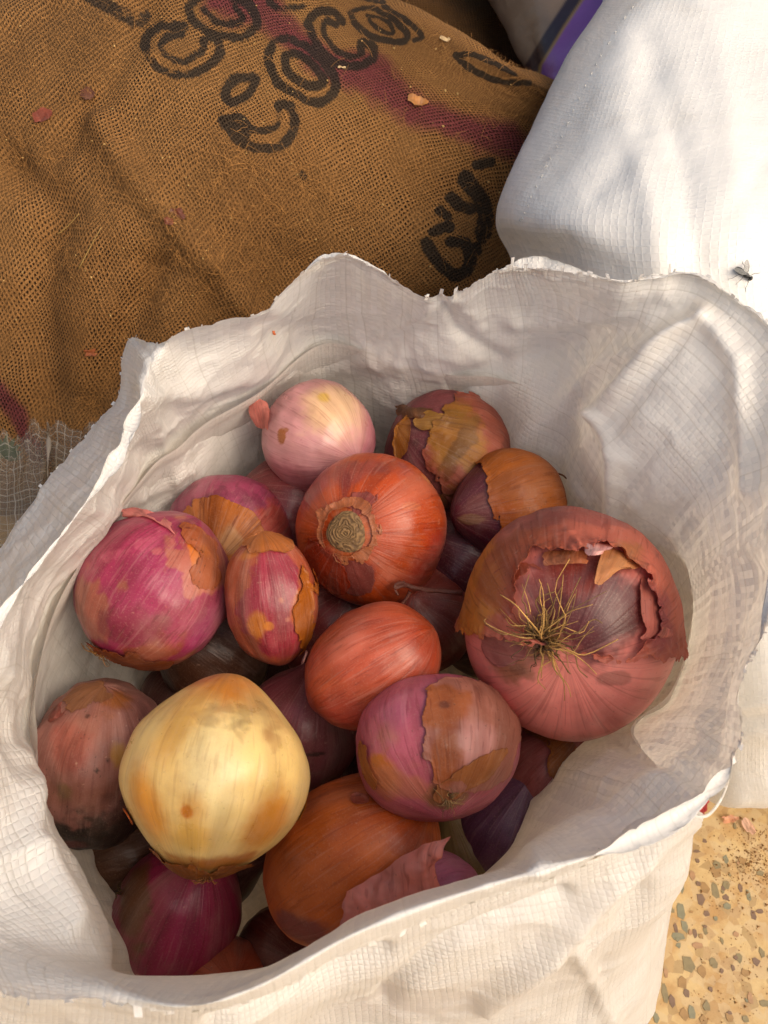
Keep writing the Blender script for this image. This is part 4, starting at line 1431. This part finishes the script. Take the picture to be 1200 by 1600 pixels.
for j in range(nr_):
    rr = j / (nr_ - 1)
    for i in range(nt):
        th = 2 * math.pi * i / nt
        wob = 1.8 * float(fbm(np.array([[math.cos(th) * rr * 1.8, math.sin(th) * rr * 1.8, 3.3]]), 3, 9)[0])
        ring_ = math.sin((rr + .22 * wob) * 30)
        hgt = .0016 + .00035 * ring_ - .0012 * rr ** 4 * 2
        rad = rs * rr * (1 + .05 * math.sin(3 * th + 1))
        V.append(sc - o.c + aa * rad * math.cos(th) + bb * rad * math.sin(th) + nr * hgt)
        g_ = .5 + .5 * ring_
        Cc.append(lin((92, 68, 42)) * (1 - g_) + lin((140, 108, 68)) * g_)
F = grid_faces(nr_, nt, True)
link('cut_neck', new_mesh('cut_neck', V, F, dict(Col=np.array(Cc), streak=np.array(V))), onion_mat(.8, .2, .3, 0, .4), o.body)
o.skin(lambda P: np.minimum(o.dist(P, 541, 828, 46, 48, 0, n=.16, f=2.2, seed=1), -o.dist(P, 541, 832, 36, 37, 0, n=.10, f=2, seed=2)), (196, 120, 82), [], off=.0010, curl=.0026, edge=.12, label='pale torn collar round the cut neck')
o.skin(lambda P: np.minimum(o.dist(P, 512, 880, 34, 44, 10, n=.18, seed=4), o.dist(P, 500, 900, 60, 62, 0, n=.1, seed=5)), (168, 62, 40), [], off=.0009, curl=.0026, edge=.15)
o.skin(lambda P: o.dist(P, 560, 785, 26, 20, 10, n=.35, f=2, seed=8), (176, 92, 82), [], off=.0006, curl=.0008)
o.skin(lambda P: o.dist(P, 552, 905, 30, 26, 10, n=.35, f=2, seed=9), (150, 74, 66), [], off=.0006, curl=.0008)
# 4 orange cap, purple neck
o = Onion('small onion with orange skin slipping off its purple neck, behind the biggest onion', 797, 792, .446, (-.78, -.12, .5), 88, 84, 80, neck=(.30, .42), lump=.02)
o.build((98, 38, 52), [((745, 800, 30, 40), (110, 52, 56), (.7, .5)), ((748, 790, 20, 26), (122, 66, 62), (.8, .4), .3), ((742, 812, 26, 8), (150, 112, 80), (.7, .4), .5)], MATC)
o.skin(lambda P: .9 * o.dirn(P, (.9, .22, .1)) + .30 + .10 * fbm(P * 70, 4, 4), (196, 112, 56), [((850, 750, 60, 40), (186, 110, 64), (.5, .5)), ((790, 800, 50, 40), (186, 90, 40), (.5, .6))], curl=.0018, edge=.10, label='orange outer skin')
for pts in ([(872, 740), (880, 743), (886, 748), (893, 744), (898, 735), (902, 730)], [(836, 732), (846, 734), (856, 736), (866, 736)]):
    P3 = np.array([atd(px, py, .446) for px, py in pts])
    V, F = tube(cr(P3, np.linspace(0, len(pts) - 1, 14)) - o.c, .0005, 5, .6)
    link('dry_root', new_mesh('dry_root', V, F), simple_mat('dry_root_brown', (104, 58, 34), .8), o.body)
# 5 the big one with roots
o = Onion('biggest dusky pink onion with torn papery skin and golden root hairs', 888, 974, .374, (.22, .20, -.95), 166, 150, 150, neck=(.1, .25), nub=(-.06, .30), lump=.012, rib=.004, stretch=(.975, 1.085))
o5 = o
o.build((234, 142, 130), [((930, 930, 110, 96), (84, 26, 30), (.95, .5), .22), ((880, 900, 50, 40), (150, 66, 56), (.6, .5)), ((800, 1010, 60, 60), (178, 116, 90), (.7, .5), .3), ((740, 930, 46, 130), (206, 138, 62), (.9, .5), .15),  # first blob: maroon inside the tear, darkened further as shade to deepen the hollow
                        ((850, 1005, 44), (150, 104, 66), (.85, .5), .3), ((806, 1045, 34, 30), (150, 96, 74), (.8, .4), .4), ((812, 1046, 12, 10), (110, 66, 50), (.6, .5), .5), ((960, 1060, 24, 10), (110, 60, 50), (.5, .5), .7), ((920, 1045, 40, 30), (166, 92, 74), (.5, .5), .5), ((960, 1110, 70, 50), (190, 98, 92), (.5, .7))], onion_mat(.33, .55, .35, .05, .2), res=1.5)


def m5(P):
    openm = o5.dist(P, 912, 940, 108, 74, -8, n=.16, f=1.3, seed=3)
    lowm = o5.dirn(P, (.10, 1, 0)) + .14 + .05 * fbm(P * 60, 4, 3)
    return np.minimum(-openm, lowm)


o.skin(m5, (226, 130, 108), [((745, 915, 46, 120), (236, 156, 80), (.9, .4), .15), ((830, 860, 70, 60), (196, 100, 62), (.7, .6)), ((770, 900, 40, 60), (196, 102, 76), (.6, .5)), ((1020, 950, 60, 60), (168, 84, 88), (.8, .5)), ((950, 810, 110, 26), (160, 82, 82), (.5, .5), .6),
                            ((985, 850, 50, 30), (150, 78, 70), (.4, .5), .8), ((965, 870, 46, 36), (190, 130, 74), (.6, .5))], off=.0016, curl=.0062, edge=.12, nt=380, nph=260, label='torn reddish outer skin with a ragged opening')
o.skin(lambda P: np.minimum(o5.dist(P, 800, 935, 66, 50, 0, n=.12, f=1.5, seed=7), -o5.dist(P, 880, 960, 74, 70, 0, n=.1, seed=8)), (190, 98, 74), [((790, 980, 40, 14), (200, 120, 80), (.6, .5))], off=.0008, curl=.0016, edge=.1)
o.skin(lambda P: o5.dist(P, 782, 1010, 42, 26, 0, n=.2, f=1.5, seed=17), (186, 112, 104), [], off=.0006, curl=.0014, edge=.1)
o.paper([[(915, 822, 1), (935, 818, 2), (968, 826, 1)], [(908, 845, 3), (935, 850, 6), (965, 850, 4)], [(912, 862, 6), (925, 870, 10), (940, 866, 8)]], (238, 170, 160), .22, seed=5, label='pale pink curled flap')
o.paper([[(945, 835, 1), (985, 835, 1), (1010, 860, 1)], [(938, 868, 5), (970, 875, 4), (1000, 885, 2)], [(930, 900, 9), (945, 905, 8), (965, 890, 5)], [(928, 913, 10), (938, 914, 9), (946, 908, 8)]], (196, 132, 82), .12, seed=6, label='tan tongue of dry skin over the opening')
o.paper([[(850, 862, 1), (890, 858, 1), (925, 862, 1)], [(845, 875, 4), (885, 875, 5), (922, 872, 4)], [(852, 885, 5), (888, 884, 6), (918, 882, 5)]], (186, 108, 66), .3, seed=8)
o.paper([[(1000, 890, 1), (1030, 900, 1), (1042, 930, 1)], [(1000, 930, 3), (1030, 940, 2), (1046, 950, 1)], [(1000, 975, 4), (1030, 985, 3), (1050, 985, 3)], [(985, 1010, 3), (1020, 1000, 4), (1046, 996, 4)]], (196, 108, 92), .5, seed=9, nu=50, nv=40)
o.roots(848, 1002, 54, .020, .012, (206, 156, 84), .00036, bias=(.75, .5), seed=1)
o.roots(842, 1004, 46, .010, .013, (150, 108, 62), .00030, bias=(.3, .2), seed=2)
# 6 purple with orange cone
o = Onion('purple onion with an orange fan of skin round its neck, half hidden behind two others', 358, 838, .456, (-.12, -.42, .88), 102, 92, 90, neck=(.16, .35), lump=.02)
o.build((158, 70, 98), [((350, 780, 90, 20), (110, 46, 66), (.5, .5), .9, 2), ((430, 820, 40, 60), (170, 78, 60), (.8, .5), .4), ((345, 872, 26, 22), (84, 58, 34), (.8, .5), .4)], MATC)
o.skin(lambda P: o.dist(P, 338, 838, 70, 56, -8, n=.10, f=1.2, seed=2), (206, 120, 56), [((362, 838, 20, 24), (226, 170, 118), (.9, .4), .3), ((330, 850, 22, 16), (216, 150, 104), (.7, .5))], off=.0006, curl=.0012, mat=onion_mat(.45, 1.0, .35, 0, .4, True), label='orange fan of skin')
# 7 large magenta
o = Onion('large glossy magenta onion at the left wall of the bag', 237, 922, .404, (.5, .78, -.15), 122, 124, 118, neck=(.05, .3), nub=(.02, .3), lump=.03)
o.build((152, 50, 82), [((200, 870, 70, 60), (164, 60, 94), (.5, .7)), ((260, 950, 60, 40, 30), (150, 40, 76), (.5, .7)), ((320, 985, 50, 50), (168, 66, 110), (.6, .7)), ((215, 1030, 90, 44, -10), (140, 62, 36), (.95, .4), .5), ((140, 965, 34, 84, -10), (160, 96, 74), (.8, .35), .5), ((303, 868, 46, 72, 24), (178, 106, 84), (.82, .22), .5), ((292, 848, 18, 24), (154, 72, 64), (.7, .2), .5), ((300, 905, 26, 24), (190, 120, 100), (.7, .2), .5), ((318, 862, 20, 26), (214, 124, 50), (.7, .3), .5),
                        ((245, 862, 9, 5), (206, 120, 116), (.5, .5), .9), ((258, 948, 9, 6), (206, 120, 110), (.6, .5), .6), ((200, 990, 50, 30), (120, 44, 56), (.6, .5), .7), ((230, 850, 70, 10, 20), (206, 110, 130), (.3, .6), .8, 2)], MATC, res=1.2)
o.skin(lambda P: o.dist(P, 326, 880, 22, 46, 24, n=.5, f=1.3, seed=3), (190, 104, 66), [((318, 860, 20, 26), (210, 118, 46), (.6, .5))], off=.0005, curl=.001)
o.skin(lambda P: o.dist(P, 200, 1035, 64, 22, -14, n=.35, f=1.6, seed=5), (156, 80, 44), [], off=.0008, curl=.002)
o.paper([[(180, 798, 0), (215, 794, 0), (262, 808, 0)], [(185, 803, 2), (222, 802, 3), (270, 820, 2)], [(205, 806, 2), (235, 812, 2), (275, 836, 1)]], (222, 134, 128), .25, seed=15)
o.roots(152, 1026, 12, .006, .007, (176, 120, 58), .0004, seed=4, name='root_stub')
# 8 small elongated
o = Onion('narrow upright onion, magenta in the middle with orange flaking edges', 425, 938, .392, (-.12, 1, .18), 71, 102, 100, neck=(.03, .3), lump=.03)
o.build((168, 84, 60), [((425, 930, 44, 76, 5), (150, 52, 66), (.95, .15), .45), ((440, 1010, 40, 30), (164, 60, 72), (.8, .5)), ((400, 980, 14, 22), (196, 128, 60), (.7, .5), .5), ((440, 938, 5), (206, 130, 100), (.6, .4), .6), ((448, 968, 4), (210, 140, 120), (.6, .4), .6),
                        ((420, 978, 6), (206, 130, 70), (.8, .4), .4), ((470, 960, 12, 50), (196, 110, 40), (.6, .5), .6), ((395, 860, 30, 12, 30), (206, 130, 50), (.5, .5), .7)], MATC)
o.skin(lambda P: o.dist(P, 476, 965, 14, 60, -4, n=.5, f=1.6, seed=2), (196, 112, 52), [], off=.0004, curl=.0014)
o.skin(lambda P: o.dist(P, 420, 848, 40, 12, 8, n=.5, f=1.6, seed=3), (200, 120, 66), [], off=.0004, curl=.0012)
# 9 salmon
o = Onion('smooth salmon pink onion lying in the middle of the heap', 583, 1041, .380, (.80, .52, .15), 90, 112, 114, neck=(.02, .25), lump=.02)
o.build((186, 88, 64), [((545, 1005, 50, 34, 35), (216, 120, 98), (.6, .8), .2), ((640, 965, 60, 30, -30), (186, 80, 46), (.7, .7), .2), ((540, 1110, 60, 36), (170, 68, 62), (.6, .7), .2), ((660, 1010, 30, 60), (160, 60, 42), (.6, .7), .2)], onion_mat(.32, .65, .25, .04, .22))  # first blob is a soft highlight painted into the skin colour
o.skin(lambda P: o.dist(P, 478, 1026, 9, 16, 20, n=.3, seed=3), (196, 150, 140), [], off=.0012, curl=.002)
# 10 patched
o = Onion('mauve onion with a tan peeling patch and a root scar at its lower edge', 682, 1166, .358, (-.08, .70, -.62), 130, 106, 108, neck=(.05, .3), lump=.02)
o.build((186, 98, 112), [((610, 1150, 40, 60), (186, 116, 98), (.6, .6), .6), ((590, 1210, 34, 50, 20), (196, 116, 48), (.85, .5), .5), ((640, 1225, 60, 30), (184, 112, 84), (.7, .5), .5), ((620, 1120, 30, 26), (172, 92, 112), (.5, .6)), ((760, 1225, 60, 26, 30), (176, 84, 92), (.6, .6)), ((700, 1245, 40, 22), (140, 96, 58), (.85, .5), .5)], MATC, res=1.2)
o.skin(lambda P: np.minimum(o.dist(P, 748, 1140, 86, 96, 10, n=.14, f=1.3, seed=2), .3 + .5 * o.dirn(P, (1, .15, 0)) + .16 * fbm(P * 45, 3, 12)), (190, 124, 106), [((745, 1165, 46, 38, 10), (222, 160, 152), (.9, .5), .15), ((690, 1100, 40, 24), (186, 104, 56), (.8, .5), .4), ((690, 1190, 22, 50, -10), (190, 106, 60), (.8, .5), .4), ((695, 1102, 14, 9), (110, 62, 50), (.7, .5), .6)],
       off=.0007, curl=.0013, edge=.12, label='tan peeling skin with a pale centre')
o.skin(lambda P: np.minimum(o.dist(P, 742, 1205, 66, 16, 30, n=.35, f=1.8, seed=6), 9), (188, 120, 76), [], off=.0009, curl=.0012)
o.skin(lambda P: o.dist(P, 577, 1205, 12, 40, 18, n=.35, f=1.6, seed=8), (190, 118, 70), [], off=.0007, curl=.0012)
o.roots(700, 1246, 26, .0055, .006, (176, 136, 84), .00022, seed=6, name='root_stub')
# 11 yellow
o = Onion('big pale yellow onion, golden at top and brown at its base', 338, 1208, .348, (.12, .97, -.30), 143, 124, 132, neck=(.26, .52), nub=(.15, .46), lump=.015, rib=.003)
o11 = o
o.build((244, 210, 142), [((360, 1070, 90, 50), (212, 130, 52), (.9, .9), .07), ((320, 1050, 60, 26), (200, 112, 44), (.7, .7), .07), ((280, 1130, 40, 90, -25), (222, 160, 74), (.6, .8), .07), ((330, 1200, 60, 110), (250, 230, 176), (.85, .9), .06), ((420, 1290, 50, 70, -30), (206, 128, 44), (.85, .7), .07),
                          ((230, 1260, 40, 90, 20), (214, 140, 56), (.85, .8), .07), ((300, 1310, 40, 40), (222, 164, 70), (.6, .7), .07), ((293, 1268, 11, 13), (196, 104, 40), (.95, .5), .06), ((300, 1262, 30, 36), (216, 150, 70), (.6, .9), .06), ((330, 1350, 80, 26), (176, 98, 40), (.85, .6), .3),
                          ((330, 1125, 32, 16, -10), (146, 104, 60), (.34, .9), .9, 2.5), ((385, 1115, 30, 20, 20), (120, 88, 50), (.34, .9), .9, 2.5), ((430, 1155, 22, 14), (160, 100, 50), (.34, .9), .9, 2.5), ((418, 1150, 14, 24), (180, 110, 50), (.4, .8), .6), ((420, 1105, 50, 40), (206, 164, 110), (.5, .8))], onion_mat(.27, .30, .2, .12, .2), res=1.4)
o.skin(lambda P: (-o11.dirn(P, (.12, .97, -.30)) - .86 + .10 * fbm(P * 90, 4, 6)), (176, 104, 48), [], off=.0010, curl=.0022, edge=.1, label='brown papery scales at the base')
o.skin(lambda P: o11.dist(P, 470, 1255, 9, 46, 6, n=.4, f=1.5, seed=4), (222, 140, 56), [], off=.0004, curl=.003, edge=.3)
o.skin(lambda P: o11.dist(P, 202, 1275, 12, 12, 0, n=.3, seed=5), (200, 104, 44), [], off=.0012, curl=.003)
o.roots(322, 1368, 14, .004, .008, (166, 100, 46), .0003, seed=9, name='root_stub')
# 12 rotten
o = Onion('rotting brownish pink onion with a black mouldy lower end at the left wall', 152, 1192, .402, (.15, .9, .2), 108, 136, 138, neck=(.02, .3), lump=.06)
o.build((164, 112, 102), [((140, 1140, 60, 40), (190, 124, 104), (.6, .7), .4), ((110, 1150, 30, 50), (176, 90, 76), (.6, .6)), ((185, 1090, 40, 30), (176, 104, 44), (.8, .6), .4), ((182, 1180, 16, 26), (186, 138, 70), (.8, .5), .3), ((168, 1190, 8, 14), (30, 20, 14), (.9, .4), .5),
                        ((152, 1204, 4), (20, 14, 10), (.9, .4), .2), ((137, 1120, 5), (90, 50, 40), (.8, .4), .4), ((150, 1240, 70, 30), (140, 88, 70), (.6, .6), .6), ((100, 1240, 24, 30), (130, 104, 72), (.7, .5), .6), ((165, 1312, 125, 74), (34, 26, 20), (.97, .3), .4), ((110, 1320, 22, 16), (120, 64, 62), (.8, .5), .3), ((200, 1240, 40, 60), (84, 46, 40), (.6, .6), .5)], MATD)
o.skin(lambda P: o.dist(P, 132, 1090, 32, 24, 20, n=.6, f=1.5, seed=3), (182, 126, 92), [], off=.0004, curl=.0008)
o.paper([[(70, 1128, 0), (88, 1105, 0), (110, 1085, 0)], [(62, 1132, 2), (86, 1118, 4), (112, 1095, 2)], [(60, 1136, 1), (84, 1126, 2), (104, 1108, 1)]], (186, 108, 94), .2, seed=22)
# 13
o = Onion('dull dark plum onion deep between the yellow and the salmon onions', 470, 1142, .422, (.2, .9, .3), 92, 96, 96, lump=.02)
o.build((138, 70, 76), [((480, 1080, 40, 40), (130, 70, 66), (.5, .6)), ((492, 1178, 16, 3), (50, 24, 22), (.9, .3), .4)], MATC, res=.8)
# 14
o = Onion('big brownish orange onion low in the heap, right of the yellow one', 548, 1345, .372, (.72, .55, .15), 122, 150, 146, neck=(.02, .3), lump=.025)
o.build((204, 106, 56), [((470, 1330, 60, 90), (186, 100, 56), (.6, .7)), ((620, 1290, 70, 50), (170, 72, 38), (.7, .7)), ((470, 1455, 70, 30), (120, 58, 66), (.8, .5), .3), ((520, 1300, 30, 12, 30), (206, 124, 96), (.3, .6), .6), ((660, 1320, 40, 30), (150, 72, 52), (.6, .6))], onion_mat(.42, .5, .35, 0, .25))
o.skin(lambda P: o.dist(P, 562, 1252, 14, 6, -15, n=.3, seed=3), (186, 96, 76), [], off=.0009, curl=.002)
# 15
o = Onion('mauve pink onion with a big crinkled papery skin, at the front rim of the bag', 678, 1412, .352, (-.6, .3, .55), 82, 80, 80, neck=(.05, .3), lump=.02)
o.build((196, 116, 138), [((640, 1400, 60, 60), (150, 84, 90), (.6, .6))], MATC)
o.paper([[(535, 1392, .334), (596, 1358, .332), (655, 1320, .330), (706, 1306, .324)], [(534, 1430, .331), (598, 1396, .328), (652, 1356, .326), (690, 1332, .326)], [(530, 1470, .329), (600, 1440, .327), (655, 1402, .327), (684, 1372, .331)], [(535, 1520, .329), (600, 1495, .328), (665, 1455, .330), (712, 1425, .336)]],
        (208, 128, 114), .16, True, nu=70, nv=60, crinkle=.0022, seed=31, label='crinkled dusky papery skin')
# 16
o = Onion('deep magenta onion in shade below the yellow one, brown on its left', 275, 1432, .405, (.35, .85, .25), 100, 118, 116, neck=(.05, .3), lump=.02)
o.build((158, 48, 84), [((205, 1410, 40, 80), (110, 74, 42), (.9, .4), .3), ((290, 1420, 40, 60), (148, 46, 80), (.5, .7))], MATC)
o.roots(188, 1395, 10, .005, .006, (110, 84, 50), .00025, seed=12, name='root_stub')
# 17
o = Onion('small russet onion at the lowest point of the heap by the front rim', 352, 1545, .395, (.3, .5, .8), 76, 72, 70, lump=.02)
o.build((200, 104, 78), [((340, 1510, 40, 30), (180, 106, 80), (.5, .6))], MATC, res=.8)
# 18
o = Onion('dark slate purple onion under the mauve one at the right wall', 790, 1296, .400, (.3, .8, .3), 88, 90, 88, lump=.02)
o.build((120, 76, 100), [((780, 1340, 50, 40), (86, 52, 76), (.5, .6))], MATC, res=.8)
# 19
o = Onion('plum brown onion squeezed under the biggest onion against the right wall', 850, 1208, .404, (.4, .6, .3), 78, 84, 80, lump=.02)
o.build((168, 96, 90), [((840, 1180, 30, 30), (150, 86, 80), (.5, .6))], MATC, res=.8)
o.skin(lambda P: np.minimum(o.dist(P, 884, 1195, 26, 60, 20, n=.4, f=1.4, seed=3), 9), (178, 112, 64), [], off=.001, curl=.003)
# 20
o = Onion('dark red onion with a dry twisted neck in the gap below the rusty one', 652, 968, .442, (-.1, .45, .85), 88, 82, 84, neck=(.12, .25), lump=.02)
o.build((132, 56, 46), [((690, 960, 40, 40), (128, 66, 60), (.6, .6))], MATC, res=.8)
for pts, r_ in (([(722, 926), (690, 924), (655, 920), (632, 916), (618, 920)], .0012), ([(640, 925), (632, 940), (624, 946)], .0008), ([(640, 916), (625, 912), (618, 918), (622, 930)], .0009)):
    P3 = np.array([atd(px, py, .395) for px, py in pts])
    V, F = tube(cr(P3, np.linspace(0, len(pts) - 1, 14)) - o.c, r_, 7, .7)
    V = np.array(V) + .0006 * np.stack([fbm((np.array(V) + o.c) * 500, 2, k) for k in range(3)], -1)
    link('dry_neck', new_mesh('dry_neck', V, F, dict(Col=np.tile(lin((112, 58, 42)), (len(V), 1)), streak=V)), onion_mat(.6, .6, .4, 0, .4, True), o.body)
# 21-23 more of the heap seen through the gaps
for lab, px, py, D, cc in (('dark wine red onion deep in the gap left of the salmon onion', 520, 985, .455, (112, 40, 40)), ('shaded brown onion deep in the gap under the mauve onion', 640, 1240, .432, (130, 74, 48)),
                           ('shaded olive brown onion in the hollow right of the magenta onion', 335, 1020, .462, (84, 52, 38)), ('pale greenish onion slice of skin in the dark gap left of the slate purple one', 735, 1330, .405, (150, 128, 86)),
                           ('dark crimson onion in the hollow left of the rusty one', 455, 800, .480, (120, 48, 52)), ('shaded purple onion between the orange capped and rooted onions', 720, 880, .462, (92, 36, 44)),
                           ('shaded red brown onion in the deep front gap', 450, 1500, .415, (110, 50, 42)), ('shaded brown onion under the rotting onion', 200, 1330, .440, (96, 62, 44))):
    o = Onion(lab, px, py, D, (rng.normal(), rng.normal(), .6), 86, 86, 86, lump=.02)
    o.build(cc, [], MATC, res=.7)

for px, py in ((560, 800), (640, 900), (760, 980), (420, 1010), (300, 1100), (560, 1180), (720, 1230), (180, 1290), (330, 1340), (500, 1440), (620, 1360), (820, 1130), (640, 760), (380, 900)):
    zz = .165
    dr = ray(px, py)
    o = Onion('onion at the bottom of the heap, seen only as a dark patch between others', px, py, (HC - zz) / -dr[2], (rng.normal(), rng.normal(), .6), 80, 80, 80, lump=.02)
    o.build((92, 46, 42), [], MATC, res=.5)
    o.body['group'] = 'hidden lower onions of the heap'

# scraps on the floor and on the bag
floor_at = lambda px, py: (at(px, py, .001), np.array([0, 0, 1.0]))
flake(1140, 1281, 26, 12, 10, (228, 168, 132), 'pinkish onion skin scrap on the terrazzo floor below the white sack', floor_at, seed=14)
flake(1168, 1292, 14, 22, 30, (226, 186, 160), 'pale onion skin scrap on the floor right of the pinkish scrap', floor_at, seed=15)
flake(1094, 1262, 30, 20, 20, (186, 60, 66), 'red onion skin scrap on the floor against the bag', floor_at, seed=16)
flake(432, 520, 6, 12, 70, (216, 120, 70), 'tiny orange skin crumb stuck to the inside back wall of the bag', bag_at, seed=17, lift=.0006)
